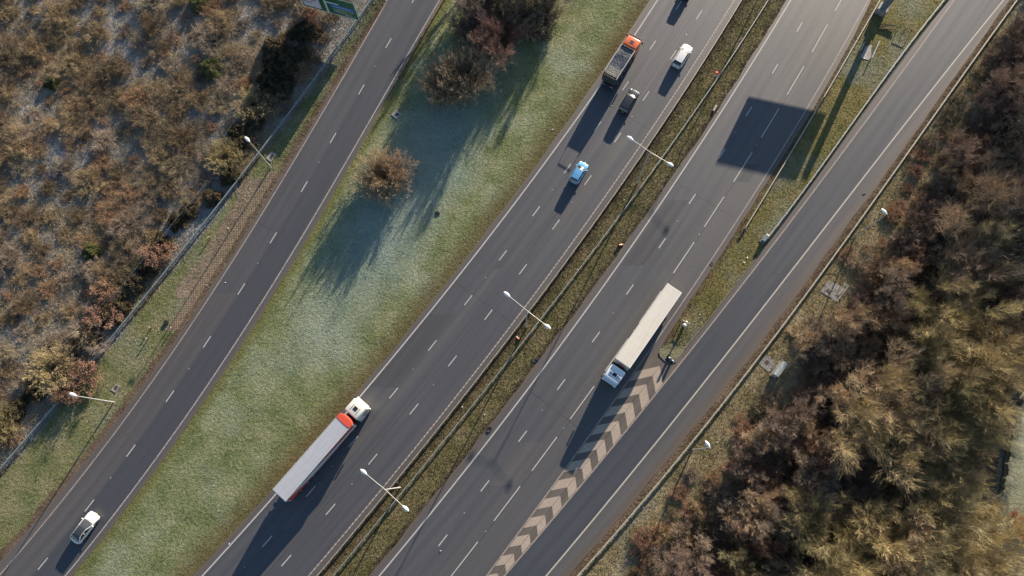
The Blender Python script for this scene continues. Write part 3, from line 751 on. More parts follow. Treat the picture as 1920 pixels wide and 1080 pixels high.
def lorry_cab(root, x0, mat, roofz=3.55, deflect=True, hatch='black', lx=2.25, side=None):
    """x0: back of the cab"""
    W = 2.46; c = thing_part = None
    cab = MB().box((x0+lx/2, 0, (0.95+roofz)/2), (lx, W, roofz-.95), .16, None, 3, (.93, .95)).build('cab', mat, root, smooth=True)
    MB().box((x0+lx/2+.06, 0, .72), (lx-.1, W-.02, .62), .08).build('bumper', mat, root, smooth=True)
    fx = x0+lx*.985
    MB().grid([[(fx+.02-abs(t)**3*.12, t*W*.46, 1.85), (fx-.035-abs(t)**3*.12, t*W*.45, 2.75)] for t in np.linspace(-1, 1, 9)]).build('windscreen', M['glass'], root, smooth=True)
    vis = MB().box((fx+.16, 0, 2.9), (.44, W*.90, .06), .025).build('sun_visor', M['black'] if lx < 2.1 else mat, root)
    for s in (1, -1):
        MB().box((x0+lx*.62, s*(W*.487), 2.25), (.85, .03, .68), .01, None, 1, (.9, 1)).build('side_window', M['glass'], root)
        m = MB().box((fx+.06, s*(W/2+.16), 2.45), (.16, .22, .62), .05).cyl((fx-.1, s*W*.47, 2.75), (fx+.05, s*(W/2+.15), 2.7), .025, 6).build('mirror', M['black'], root, smooth=True)
        MB().ell((fx+.03, s*W*.38, .78), (.09, .2, .1)).build('headlight', M['head_light'], root, smooth=True)
        MB().box((x0+lx*.6, s*(W/2-.06), .62), (.7, .1, .08), .01).box((x0+lx*.6, s*(W/2-.06), .98), (.7, .1, .06), .01).build('step', M['black'], root)
    h = MB().box((x0+lx*.50, 0, roofz+.01), (.62, .62, .05), .02).build('roof_hatch', M[hatch], root)
    for s in (1, -1): MB().box((x0+lx*.48, s*.55, roofz+.025), (.95, .06, .05), .015).build('roof_rail', M['sign_back'], root)
    MB().box((fx-.05, 0, 1.45), (.06, W*.7, .35), .02).build('grille', M['black'], root)
    if deflect:
        MB().grid([[(x0+.12+k*.9, t*W*.42*(1-.12*k), roofz+.42*(1-k)**1.3+.02) for t in np.linspace(-1, 1, 7)] for k in np.linspace(0, 1, 6)]).build('air_deflector', mat, root, smooth=True)
def artic(label, front, heading, cabmat, roofmat, sidemat, redfront=False):
    root = thing('articulated_lorry', label, 'lorry', (front[0], front[1], ZR), heading); W = 2.5; LT = 13.6; zt = 3.98
    MB().box((-LT/2, 0, 2.55), (LT-.02, W-.02, 2.8), .03).build('trailer_body', sidemat, root)
    m = MB()
    rows = []
    for x in np.linspace(-LT+.04, -.04, 24):
        rows.append([(x, t*(W/2-.03), 3.955+.035*(1-t*t)+.004*math.sin(x*5)) for t in np.linspace(-1, 1, 9)])
    m.grid(rows)
    m.build('roof', roofmat, root, smooth=True)
    for s in (1, -1): MB().box((-LT/2, s*(W/2-.03), 3.93), (LT, .07, .12), .012).build('roof_edge', M['white_plastic'] if not redfront else M['cabinet'], root)
    MB().box((-LT-.025, 0, 2.55), (.06, W-.06, 2.7), .01).build('rear_door', sidemat, root)
    MB().box((-LT/2-.2, 0, 1.02), (LT-1.0, 1.0, .22), .02).build('chassis', M['chassis'], root)
    for s in (1, -1):
        MB().box((-6.2, s*1.18, .72), (4.4, .04, .5), .01).build('side_guard', M['sign_back'], root)
        MB().box((-LT+.02, s*1.0, .9), (.05, .32, .14), .01).build('tail_light', M['red_light'], root)
        for x in (-9.2, -10.5, -11.8): wheel(root, x, s*1.05, .5, .38, s)
        MB().box((-2.7, s*.8, .6), (.12, .12, .9), .01).build('landing_leg', M['chassis'], root)
        wheel(root, -.9, s*1.0, .5, .5, s); wheel(root, 2.35, s*1.08, .5, .32, s)
        MB().cyl((.75, s*1.0, .75), (1.55, s*1.0, .75), .3, 14).build('fuel_tank', M['galv'], root, smooth=True)
    MB().box((-LT-.02, 0, .55), (.1, 2.3, .12), .01).build('underrun_bar', M['sign_back'], root)
    MB().box((.6, 0, .95), (4.6, .9, .22), .02).build('tractor_frame', M['chassis'], root)
    MB().box((-.2, 0, 1.1), (1.3, 1.6, .12), .02).box((.45, .5, 1.6), (.3, .5, .9), .05).box((.42, -.4, 1.3), (.3, .7, .3), .05).build('catwalk', M['black'], root)
    m = MB(); 
    for i in range(3):
        y = -.25+i*.25; pts = [(.03, y, 2.2), (.2, y*1.1, 1.7), (.4, y, 1.75), (.62, y*.8, 2.1)]
        for a, b in zip(pts[:-1], pts[1:]): m.cyl(a, b, .025, 6)
    m.build('air_hose', M['red_plastic'], root)
    lorry_cab(root, .72, cabmat, 3.55 if not redfront else 3.75, deflect=not redfront, hatch='black')
    return root
P_cabblue = paint('cab_paint_pale_blue', (.68, .72, .76), .3, 0, .5, .05, .5)
P_cream = paint('cab_paint_cream', (.80, .77, .66), .3, 0, .5, .05, .5)
def roofskin(name, c):
    t = NT(name); v = t.obj(); x = t.sep(v, 0)
    seam = t.ramp(t.math('SINE', t.math('MULTIPLY', x, 5.46)), [(.985, 0.), (1., 1.)])
    grime = t.ramp(t.noise(t.scale(v, (.35, 2.2, 1)), 1.2, 6, .65), [(.4, 0.), (.75, .4)])
    cc = t.mix(grime, c, tuple(q*.72 for q in c)); cc = t.mix(t.math('MULTIPLY', seam, .3), cc, tuple(q*.6 for q in c))
    t.col(cc); t.set(Roughness=.55); return t.m
P_trail = roofskin('trailer_roof_white', (.66, .61, .53))
P_lilac = roofskin('trailer_roof_grey', (.40, .41, .45))
P_side = paint('trailer_side_white', (.60, .62, .68), .45, 0, .4, .06)
P_red = paint('livery_red', (.66, .085, .045), .4, 0, .5, .05)
P_navy = paint('livery_navy', (.03, .045, .13), .4, 0, .5, .05)
P_orange = paint('cab_paint_orange', (.75, .155, .055), .3, 0, .5, .05, .5)
P_tip = paint('tipper_body_grey', (.075, .08, .085), .5, .3, .5, .2)
artic('articulated lorry with plain off-white trailer and pale blue cab, southbound', (14.3, 14.9), math.atan2(-11.2, -8.1), P_cabblue, P_trail, P_trail)
r = artic('articulated lorry with grey-roofed trailer, red front end and cream cab', (-24.84, 7.13), math.atan2(10.8, 9.06), P_cream, P_lilac, P_side, True)
MB().grid([[(-.02-.12*(1-abs(t)**2.2)*k_-.62*k_, t*1.245, 4.012+.02*(1-t*t)) for t in np.linspace(-1, 1, 15)] for k_ in (0, 1)]).build('red_front_panel', P_red, r, smooth=True)
m = MB(); arc = [(.02+.34*(1-abs(t)**2.4), t*1.2) for t in np.linspace(-1, 1, 13)]; m.grid([[(a, b, 2.7) for a, b in arc], [(a, b, 3.9) for a, b in arc], [(a*.8, b*.97, 4.0) for a, b in arc], [(-.1, b*.97, 4.02) for a, b in arc]]); m.build('red_bulkhead', P_red, r, smooth=True)
for s in (1, -1):
    y = s*(1.246)
    def strip_(pts_top, pts_bot, name, mt, dy=.004):
        MB().grid([[(a[0], y+s*dy, a[1]), (b[0], y+s*dy, b[1])] for a, b in zip(pts_top, pts_bot)]).build(name, mt, r)
    xs = np.linspace(-.2, -11.5, 16)
    strip_([(x, 3.86) for x in xs], [(x, 3.86-1.2*max(0, 1-(-x)/8.5)**.8-.04) for x in xs], 'livery_red_stripe', P_red)
    strip_([(x, 3.82-1.24*max(0, 1-(-x)/8.5)**.8) for x in xs], [(x, 3.56-1.24*max(0, 1-(-x)/8.5)**.8-.18*math.sin(PI*min(1, -x/11.5))) for x in xs], 'livery_navy_stripe', P_navy)
    xs = np.linspace(-.1, -13.5, 16)
    strip_([(x, 1.45+2.3*max(0, ((-x)-9.0)/4.5)**1.2) for x in xs], [(x, 1.17) for x in xs], 'livery_red_corner', P_red, .006)

# tipper truck
bm0 = np.array([13.95, 60.6]); bm1 = np.array([17.05, 65.6]); hd = math.atan2(*(bm1-bm0)[::-1])
root = thing('tipper_truck', 'orange-cabbed tipper truck with dark sheeted body in the nearside lane', 'tipper truck', (bm0[0], bm0[1], ZR), hd)
W = 2.45; LB = 6.0
m = MB()
for s in (1, -1):
    m.box((LB/2, s*(W/2-.05), 2.2), (LB, .09, 2.0), .015)
    for i in range(8): m.box((.35+i*.76, s*(W/2+.02), 2.15), (.09, .06, 1.85), .01)
m.box((LB-.05, 0, 2.25), (.1, W-.2, 2.1), .015); m.box((LB/2, 0, 1.25), (LB-.1, W-.2, .1), .01)
m.build('tipping_body', P_tip, root)
tg = MB().box((.05, 0, 2.15), (.1, W-.2, 1.9), .015)
for i in range(5): tg.box((-.02, -1.+i*.5, 2.15), (.06, .07, 1.75), .01)
tg.build('tailgate', P_tip, root)
for s in (1, -1): MB().box((LB/2, s*(W/2-.04), 3.235), (LB, .14, .07), .015).build('top_rail', M['galv'], root)
# loose load sheet sagging between the rails
rg = np.random.default_rng(5); xs = np.linspace(.35, LB-.15, 40); tsx = np.linspace(-1, 1, 18)
hh_ = rg.normal(0, 1, (44, 22)); hh_ = (hh_[:-4, :-4]+hh_[2:-2, 2:-2]+hh_[4:, 4:]+hh_[:-4, 4:]+hh_[4:, :-4])/5
def tarp():
    t = NT('load_sheet'); p = t.obj(); x = t.sep(p, 0)
    j = t.math('ADD', x, t.math('MULTIPLY', t.math('SUBTRACT', t.noise(p, 1.6, 5, .6), .5), 2.4))
    c = t.mix(t.math('MULTIPLY', t.ramp(t.math('DIVIDE', j, 6.), [(.25, 0.), (.40, 1.)]), t.ramp(t.math('DIVIDE', j, 6.), [(.68, 1.), (.80, 0.)])), (.13, .125, .12), (.022, .033, .06))
    t.col(c); t.set(Roughness=.45); t.b.inputs['Specular IOR Level'].default_value = .4; return t.m
MB().grid([[(x, t*(W/2-.1), 3.15-.14*math.sin(PI*min(1, max(0, x/LB)))*(1-t*t)+.045*hh_[i, j]) for j, t in enumerate(tsx)] for i, x in enumerate(xs)]).build('load_sheet', tarp(), root, smooth=True)
m = MB()
for s in (1, -1): m.cyl((.12, s*(W/2-.1), 3.2), (.12, s*(W/2-.1), 3.98), .035, 6)
m.cyl((.12, -W/2+.1, 3.98), (.12, W/2-.1, 3.98), .06, 6); m.build('sheeting_hoop', M['black'], root)
MB().box((LB/2+1.2, 0, .95), (LB+3., .85, .26), .02).build('chassis', M['chassis'], root)
for s in (1, -1):
    for x in (1.1, 2.45): wheel(root, x, s*1.0, .52, .5, s)
    for x in (5.35, 7.2): wheel(root, x, s*1.05, .52, .32, s)
    MB().box((1.78, s*1.05, 1.12), (2.7, .5, .05), .02).build('mudguard', M['black'], root)
    MB().box((-.1, s*.9, .85), (.08, .35, .14), .01).build('tail_light', M['red_light'], root)
    MB().box((3.9, s*1.1, .8), (1.3, .08, .5), .02).build('side_guard', M['galv'], root)
MB().box((-.12, 0, .6), (.1, 2.2, .14), .01).build('underrun_bar', M['galv'], root)
MB().box((-.13, 0, .95), (.012, .5, .11), .003).build('number_plate', M['plate'], root)
lorry_cab(root, LB+.28, P_orange, 3.05, deflect=False, hatch='black', lx=1.95)

# ---------------------------------------------------------------- small things
def marker(label, foot, tip, lay=False):
    """verge post in white with a red head; seen leaning or fallen"""
    A = U(*foot, 0.02); B = U(*tip, .9 if not lay else .12); B = np.array([B[0], B[1], .95 if not lay else .12])
    root = thing('marker_post', label, 'marker post', (A[0], A[1], 0)); d = B-np.array([A[0], A[1], 0.05]); 
    MB().cyl((0, 0, .05), tuple(d*.62+[0, 0, .05]), .09, 10, .08).build('post', M['white_plastic'], root, smooth=True)
    MB().cyl(tuple(d*.62+[0, 0, .05]), tuple(d+[0, 0, .05]), .19, 12, .22).build('head', M['red_plastic'], root, smooth=True)
marker('red-topped white marker post in the upper median grass', (1343, 143.5), (1344, 135.5))
marker('red and white marker post leaning in the median beside the northbound barrier', (968.5, 631), (972, 636.5), True)
A = U(1161, 460.5); root = thing('traffic_cone', 'fallen orange traffic cone on the median edge left of the southbound lanes', 'traffic cone', A, math.atan2(.25, 1))
MB().cyl((-.05, 0, .2), (.75, 0, .12), .19, 14, .04).build('cone', M['orange_plastic'], root, smooth=True)
MB().cyl((.22, 0, .18), (.42, 0, .155), .155, 14, .115).build('band', M['white_plastic'], root, smooth=True)
MB().box((-.08, 0, .22), (.05, .42, .42), .02).build('base', M['black'], root)
A = U(1340, 203.5); o = MB().box((0, 0, .14), (1.15, .34, .28), .05).build('drain_cover_block', M['concrete_pale'])
o.name = 'concrete_block'; o.location = A; o.rotation_euler = (0, 0, rad(61)); tag(o, 'pale concrete block lying on the median edge beside the southbound lanes', 'concrete block')

def slab(name, label, cat, pts, mat, hole=None, holemat='brownhole', h=.08):
    P = [U(*p) for p in pts]; c = sum(P)/len(P); root = thing(name, label, cat, c)
    MB().prism([p-c for p in P], 0, h).build('slab', M[mat], root)
    if hole:
        Q = [U(*p)-c for p in hole]; MB().prism(Q, .0, h+.012).build('lid', M[holemat], root)
    return root
slab('inspection_chamber', 'small square pale-rimmed chamber in the grass right of the left slip road', 'inspection chamber', [(734, 215), (744, 208), (753, 214), (744, 224)], 'concrete_pale', [(740, 215.5), (744.5, 211.5), (749, 214), (744, 219.5)], 'iron')
slab('inspection_chamber', 'dim grey chamber cover just right of the green-grey barrier near the upper left lamp', 'inspection chamber', [(499, 297), (509, 284), (519, 289), (508, 304)], 'concrete', [(505, 296), (510, 288.5), (515, 291.5), (509, 300)], 'iron')
slab('inspection_chamber', 'brown-lidded chamber in the verge above the lower left lamp', 'inspection chamber', [(208, 731), (217, 720), (227, 724), (217, 737)], 'concrete', [(213, 728), (217.5, 722.5), (223, 725), (217, 733)], 'brownhole')
slab('equipment_slab', 'worn concrete slab with rusty lid beside the white-grey cabinet', 'concrete slab', [(1421, 681), (1436, 665), (1452, 676), (1451, 690), (1441, 698)], 'concrete', [(1432, 680), (1437, 674.5), (1443.5, 679), (1439, 685)], 'brownhole', .03)
rt = slab('railed_slab', 'grey concrete slab with a low pale railing at the wood edge', 'railed slab', [(1538, 547), (1552, 526), (1584, 541), (1566, 563)], 'concrete', [(1547.5, 545.5), (1554, 541.5), (1559, 548), (1555, 553.5)], 'brownhole', .06)
c = np.array(rt.location); m = MB(); rp = [U(1577, 533, 0)-c, U(1586, 539, 0)-c, U(1565, 567, 0)-c, U(1555, 561, 0)-c]
for i in range(3):
    a, b = rp[i], rp[i+1]
    for z in (1.0, .55): m.cyl(a+[0, 0, z], b+[0, 0, z], .035, 8)
for p_ in (rp[0], rp[1], (rp[1]+rp[2])/2, rp[2], rp[3]): m.cyl(p_, p_+np.array([0, 0, 1.02]), .035, 8)
m.build('railing', M['galv'], rt)

# pale roadside cabinet
A = U(1458, 694); root = thing('roadside_cabinet', 'long white-grey equipment cabinet at the wood edge below the railed slab', 'equipment cabinet', A, math.atan2(*((U(1466, 681)-U(1449, 704))[:2][::-1])))
MB().box((0, 0, .06), (2.7, 1.0, .12), .01).build('plinth', M['concrete'], root)
MB().box((0, 0, .78), (2.35, .68, 1.3), .03).build('body', M['cabinet'], root)
m = MB(); m.grid([[(-1.22, -.40, 1.44), (-1.22, 0, 1.53), (-1.22, .40, 1.44)], [(1.22, -.40, 1.44), (1.22, 0, 1.53), (1.22, .40, 1.44)]]); m.poly([(-1.22, -.4, 1.44), (-1.22, 0, 1.53), (-1.22, .4, 1.44)]); m.poly([(1.22, -.4, 1.44), (1.22, 0, 1.53), (1.22, .4, 1.44)])
m.build('lid', M['cabinet'], root)
for i in range(3): MB().box((-.78+.78*i, .345, .78), (.72, .012, 1.16), .004).build('door', M['cabinet'], root)

# end of the kerb barrier: blue-grey cushion box
A = U(1432.5, 449.5); root = thing('crash_cushion', 'blue-grey end box finishing the barrier on the island kerb', 'crash cushion', A, math.atan2(*((U(1438, 444)-U(1429, 455))[:2][::-1])))
MB().box((0, 0, .45), (1.15, .55, .75), .05).build('box', M['steel_blue'], root); MB().box((.62, 0, .62), (.28, .5, .45), .04).build('nose_cap', M['white_plastic'], root)
MB().box((0, 0, .05), (1.4, .7, .1), .02).build('foot', M['concrete'], root)
A = U(1390, 441); root = thing('barrier_anchor', 'low dark anchor block in the grass below the end of the tan barrier', 'anchor block', A, math.atan2(*((U(1394, 435)-U(1386, 448))[:2][::-1])))
MB().box((0, 0, .12), (1.25, .42, .24), .06).build('block', M['chassis'], root); MB().box((.2, 0, .25), (.3, .2, .06), .02).build('bracket', M['rust'], root)
A = U(1396, 429.5); o = MB().cyl((0, 0, 0), (0, 0, .5), .11, 10).box((0, 0, .52), (.22, .22, .05), .01).build('bollard', M['galv_tan']); o.location = A; tag(o, 'short tan stub post where the tan barrier ends', 'stub post')

# post and rails with a white dome on the island
A = U(1280, 613); root = thing('sensor_post', 'white-topped short post with small rails standing on the grass island', 'sensor post', A)
MB().cyl((0, 0, 0), (0, 0, 1.25), .10, 12).build('post', M['sign_back'], root, smooth=True); MB().ell((0, 0, 1.35), (.27, .27, .22)).build('dome', M['white_plastic'], root, smooth=True)
o_ = A; 
def rail(p, q, z, nm='rail'):
    a, b = U(*p)-o_, U(*q)-o_; m = MB(); m.cyl(a+[0, 0, z], b+[0, 0, z], .04, 6)
    for e in (a, b): m.cyl(e, e+np.array([0, 0, z]), .04, 6)
    m.build(nm, M['galv_tan'], root)
rail((1277, 602), (1291, 609), .9); rail((1275, 609), (1283, 614), .7)
MB().ell((*(U(1285, 606)-o_)[:2], .55), (.22, .22, .5)).build('box', M['white_plastic'], root, smooth=True)

# blue keep-left bollard at the nose
A = U(1256, 675); _sz = .75; root = thing('traffic_bollard', 'dark blue illuminated bollard at the tip of the grass island', 'bollard', A, rad(50))
MB().box((0, 0, .12), (.8, 1.5, .24), .05).build('base', M['black'], root)
MB().box((0, .35, .75), (.3, .5, 1.1), .08).box((0, -.4, .65), (.3, .5, .9), .08).build('body', M['steel_blue'], root)
for y, z in ((.4, 1.33), (-.45, 1.13)): MB().ell((0, y, z), (.14, .17, .07)).build('lamp', M['lamp_white'], root, smooth=True)
MB().box((-.17, .35, .8), (.02, .38, .6), .005).build('blue_face', M['sign_blue'], root); root.scale = (_sz, _sz, _sz)
# steps and slab beneath the cantilever sign
A = U(1662, 52); root = thing('timber_steps', 'short flight of weathered timber steps on the grass by the sign column', 'steps', A, math.atan2(*((U(1677, 53)-U(1647, 50))[:2][::-1])))
for i in range(6): MB().box((-1.1+i*.42, 0, .10+.05*i), (.17, .72, .07), .01).build('tread', M['post_wood'], root)
for s in (1, -1): MB().box((0, s*.40, .26), (2.9, .07, .20), .01, Matrix.Rotation(rad(-5), 4, 'Y')).build('side_board', M['post_wood'], root)
A = U(1684, 53); B = U(1706, 62); root = thing('handrail', 'low grey handrail running from the timber steps towards the kerb', 'handrail', A); d = B-A
m = MB(); m.cyl((0, 0, .8), d+[0, 0, .8], .05, 8)
for k_ in (0, .5, 1): m.cyl(d*k_, d*k_+np.array([0, 0, .82]), .045, 8)
m.build('rail', M['post_wood'], root)
rt = slab('maintenance_slab', 'pinkish concrete slab edged by low pale walls beside the tan barrier', 'concrete slab', [(1613, 108), (1622, 88), (1634, 84), (1633, 108), (1628, 113)], 'concrete_pale', None, h=.05)
c = np.array(rt.location); m = MB()
for a_, b_ in (((1645, 82), (1631, 113)), ((1612, 96), (1617, 84))):
    a, b = U(*a_)-c, U(*b_)-c; t_ = (b-a)/np.linalg.norm(b-a); n_ = np.array([t_[1], -t_[0], 0])*.09; m.prism([a-n_, b-n_, b+n_, a+n_], 0, .8)
m.build('side_wall', M['concrete_pale'], rt)

# coil of cable and dark cover by the median
A = U(917, 805.5); t = bmesh.new(); 
m = MB()
pts = [np.array([.42*math.cos(a)*(1+.15*math.sin(3*a)), .30*math.sin(a), .06+.02*math.sin(a*2)]) for a in np.linspace(.5, 7.6, 40)]
for a, b in zip(pts[:-1], pts[1:]): m.cyl(a, b, .055, 6)
o = m.build('cable_coil', M['black_rubber'], smooth=True); o.location = A+[0, 0, .03]; o.rotation_euler = (0, 0, rad(50)); tag(o, 'loose black rubber loop on the southbound median strip', 'rubber loop')
A = U(1003, 675.5); o = MB().box((0, 0, .06), (1.0, .55, .1), .03).box((.35, .1, .1), (.5, .35, .12), .03).build('drain_grate', M['iron']); o.location = A; o.rotation_euler = (0, 0, rad(20)); tag(o, 'dark iron gully grate at the median edge below the middle lamp', 'drain grate')
A = U(312, 605); o = MB().cyl((0, 0, 0), (0, 0, .28), .34, 16).build('drum', M['black']); o.name = 'drain_pot'; o.location = A; tag(o, 'round black drain pot in the verge left of the left slip road', 'drain pot')
A = U(1120, 494.5+5); 
for (px, lab) in (((1120+214, 495), 'square dark gully grate on the white line right of the southbound lanes'),):
    A = U(*px); o = MB().box((0, 0, .02), (.6, .5, .03), .008).build('drain_grate', M['iron']); o.location = A+[0, 0, ZR]; o.rotation_euler = (0, 0, rad(55)); tag(o, lab, 'drain grate')
A = U(1620, 364); o = MB().ell((0, 0, .03), (.3, .14, .04)).build('rubber_scrap', M['black_rubber']); o.location = A+[0, 0, ZR]; o.rotation_euler = (0, 0, rad(30)); tag(o, 'black scrap of tyre on the right hard shoulder', 'tyre scrap')
A = U(821, 399); o = MB().ell((0, 0, .1), (.42, .34, .12)).build('molehill', M['chassis']); o.location = A; tag(o, 'dark molehill in the frosty middle grass', 'molehill')

# posts with reflectors in the left verge
for i, p in enumerate(((284, 615), (324, 616), (278, 636), (394, 447))):
    A = U(*p); root = thing('verge_post', ('short pale stake left of the round black drain pot', 'short pale stake between the drain pot and the slip road', 'short pale stake lowest in the left verge', 'short pale stake beside the grid paving')[i], 'stake', A, i*1.3)
    MB().box((0, 0, .35), (.14, .10, .7), .01).build('stake', M['post_wood'], root); MB().box((0, 0, .72), (.24, .2, .08), .02).build('cap', M['line_warm'], root)

# field fences on the left
def fence(label, px, h=1.2, gap=2.5, mat='post_wood'):
    P = [U(*p) for p in px]; o = P[0]; root = thing('wire_fence', label, 'fence', o); m = MB()
    d = P[-1]-P[0]; n = int(np.linalg.norm(d)/gap)
    pm = MB().cyl((0, 0, 0), (0, 0, h+.1), .06, 6).build('post', M[mat], mesh_only=True)
    for i in range(n+1):
        k_ = i/n; pp = P[0]+d*k_ - o; q = link('post', pm, None, root); q.location = pp
    for z in (h, h*.65, h*.3): m.cyl((0, 0, z), d+[0, 0, z], .025, 5)
    m.build('wire', M['galv'], root)
fence('post and wire fence crossing the top left corner of the scrub', [(-40, 150), (120, -2)], 1.2, 3.2)
fence('dark post and wire fence along the edge of the scrub beside the left barrier', [(205, 578), (395, 345)], 1.3, 2.6)
fence('pale post and wire fence by the round bush at the upper left lamp', [(425, 262), (452, 222)], 1.2, 2.6)

# litter
lm = []
rg = random.Random(11)
for i in range(3):
    m = MB(); m.box((0, 0, .03), (rg.uniform(.16, .3), rg.uniform(.1, .2), .05), .01); 
    if i: m.box((.1, .05, .05), (.12, .14, .06), .01)
    lm.append(m.build('litter', M['litter'], mesh_only=True))
spots = [(401,910),(438,984),(430,1020),(827,1043),(826,1033),(864,1033),(600,906+0),(705,603),(704,622),(668,613),(782,395),(642,376),(651,373),(638,406),(1036,243),(1030,345),(1106,94),(1112,118),(724,1),(712,153),(602,10),(615,40),(593,37),(1284,232),(1304,228),(1293,255),(1296,258),(1281,265),(1290,241),(1331,260),(1345,210),(1163,380),(1170,375),(1081,503),(1083,505),(1063,507),(867,763),(906,776),(909,778),(892,788),(745,905),(680,1003),(763,920),(770,935),(1684,20),(1685,22),(1658,107),(1664,113),(1620,110),(1629,113),(1395,492),(1393,469),(1401,483),(1292,585),(1312,590),(1404,467),(1206,952),(1207,956),(1193,1003),(1205,1020),(1197,1044),(1240,955),(1345,829),(1357,828),(1470,654),(1494,661),(1430,651),(1415,688),(1420,690),(1521,525),(1540,600),(1553,575),(1667,373),(1690,150),(1850,125),(1849,130),(388,535),(395,512),(423,530),(318,590),(254,638),(270,650),(219,635),(447,383),(428,428),(492,300),(541,264),(598,165),(571,153),(537,206),(340,240),(190,296),(627,57),(611,145)]
for i, p in enumerate(spots[::2]):
    A = U(*p, 0); o = link('paper_scrap', lm[i % 3]); o.location = A+[0, 0, .05]; o.rotation_euler = (rg.uniform(-.3, .3), rg.uniform(-.3, .3), rg.uniform(0, 6)); s = rg.uniform(.4, .9); o.scale = (s, s, s)
    tag(o, 'small scrap of pale litter lying in the roadside grass', 'litter', 'scraps of litter along the verges')
# stream and pasture at the far right
def polysheet(name, px, z, mat, kind='structure', h=None):
    P = [U(*p) for p in px]; g = MB(); g.poly([(p[0], p[1], z) for p in P]); o = g.build(name, mat); o['kind'] = kind; return o
def water():
    t = NT('stream_water'); p = t.pos(); t.col(t.mix(t.ramp(t.noise(p, .6, 4), [(.35, 0.), (.7, 1.)]), (.016, .02, .010), (.03, .033, .016))); t.set(Roughness=.12); t.b.inputs['Specular IOR Level'].default_value = .6
    t.bump(t.noise(p, 4., 3), .15, .05); return t.m
polysheet('stream', [(1905, 700), (1886, 770), (1874, 830), (1868, 880), (1856, 930), (1845, 960), (1858, 962), (1874, 925), (1884, 880), (1889, 830), (1903, 770), (1930, 700)], .03, water())
polysheet('pasture', [(1945, 700), (1908, 770), (1893, 830), (1888, 880), (1878, 925), (1862, 965), (1870, 1000), (1862, 1040), (1845, 1110), (1850, 1300), (2700, 1300), (2700, 700)], .034, M['field'])
# raised, broken bank along the stream's far side
bk = [(1940, 700), (1905, 770), (1890, 830), (1885, 880), (1875, 925), (1860, 962), (1866, 1000)]
P = [U(*p) for p in bk]; rows = []; rg2 = np.random.default_rng(3)
pp = []
for a, b in zip(P[:-1], P[1:]):
    n = max(2, int(np.linalg.norm(b-a)/.35))
    for i in range(n): pp.append(a+(b-a)*i/n)
for i, p_ in enumerate(pp):
    t_ = (pp[min(i+1, len(pp)-1)]-pp[max(i-1, 0)]); t_ /= np.linalg.norm(t_); n_ = np.array([t_[1], -t_[0], 0]); 
    if n_[0] < 0: n_ = -n_
    j = .10*math.sin(i*.9)+.06*math.sin(i*2.3)+rg2.normal(0, .02); hgt = .8+.06*math.sin(i*.6)+rg2.normal(0, .02)
    rows.append([p_+n_*(-.25+j)+[0, 0, .0], p_+n_*(0.05+j)+[0, 0, hgt*.8], p_+n_*(.6+j)+[0, 0, hgt], p_+n_*(2.2)+[0, 0, .5+rg2.normal(0, .015)], p_+n_*5+[0, 0, .036]])
o = MB().grid(rows).build('stream_bank', M['field'], smooth=True); o['kind'] = 'structure'

# ---------------------------------------------------------------- plants
def unit(v): return v/np.maximum(1e-9, np.linalg.norm(v, axis=-1, keepdims=True))
def perp(d, rng):
    return unit(np.cross(d, rng.normal(0, 1, d.shape)))
def paths(B, S, rng, wob=.05):
    t = np.linspace(0, 1, S)[None, :, None]; b, d, Ln, up = B['b'][:, None], B['d'][:, None], B['L'][:, None, None], B['up'][:, None, None]
    p = b+d*Ln*t; p = p+np.array([0, 0, 1.])*up*Ln*t*t
    if wob: p = p+np.cumsum(rng.normal(0, 1, (len(B['b']), S, 3)), 1)*Ln*wob*t
    return p
def tubes(P, r0, r1, K):
    N, S, _ = P.shape
    T = unit(P[:, -1]-P[:, 0]); a = unit(np.cross(T, np.where(np.abs(T[:, 2:3]) < .9, [[0, 0, 1.]], [[1., 0, 0]]))); c = np.cross(T, a)
    th = np.arange(K)*2*PI/K
    ring = a[:, None, None]*np.cos(th)[None, None, :, None]+c[:, None, None]*np.sin(th)[None, None, :, None]
    R_ = (r0[:, None]*(1-np.linspace(0, 1, S))+r1[:, None]*np.linspace(0, 1, S))[:, :, None, None]
    V = (P[:, :, None]+ring*R_).reshape(-1, 3)
    base = (np.arange(N)*S*K)[:, None, None]; i = (np.arange(S-1)*K)[None, :, None]; k = np.arange(K)[None, None]; k2 = (k+1) % K
    F = np.stack([base+i+k, base+i+k2, base+i+K+k2, base+i+K+k], -1).reshape(-1, 4)
    return V, F
def ribbon(P, w0, w1, rng, side=None):
    N, S, _ = P.shape; T = unit(P[:, -1]-P[:, 0]); s = perp(T, rng) if side is None else side
    W = (w0[:, None]*(1-np.linspace(0, 1, S))+w1[:, None]*np.linspace(0, 1, S))[:, :, None]/2
    V = np.stack([P-s[:, None]*W, P+s[:, None]*W], 2).reshape(-1, 3)
    base = (np.arange(N)*S*2)[:, None]; i = (np.arange(S-1)*2)[None]
    F = np.stack([base+i, base+i+1, base+i+3, base+i+2], -1).reshape(-1, 4)
    return V, F
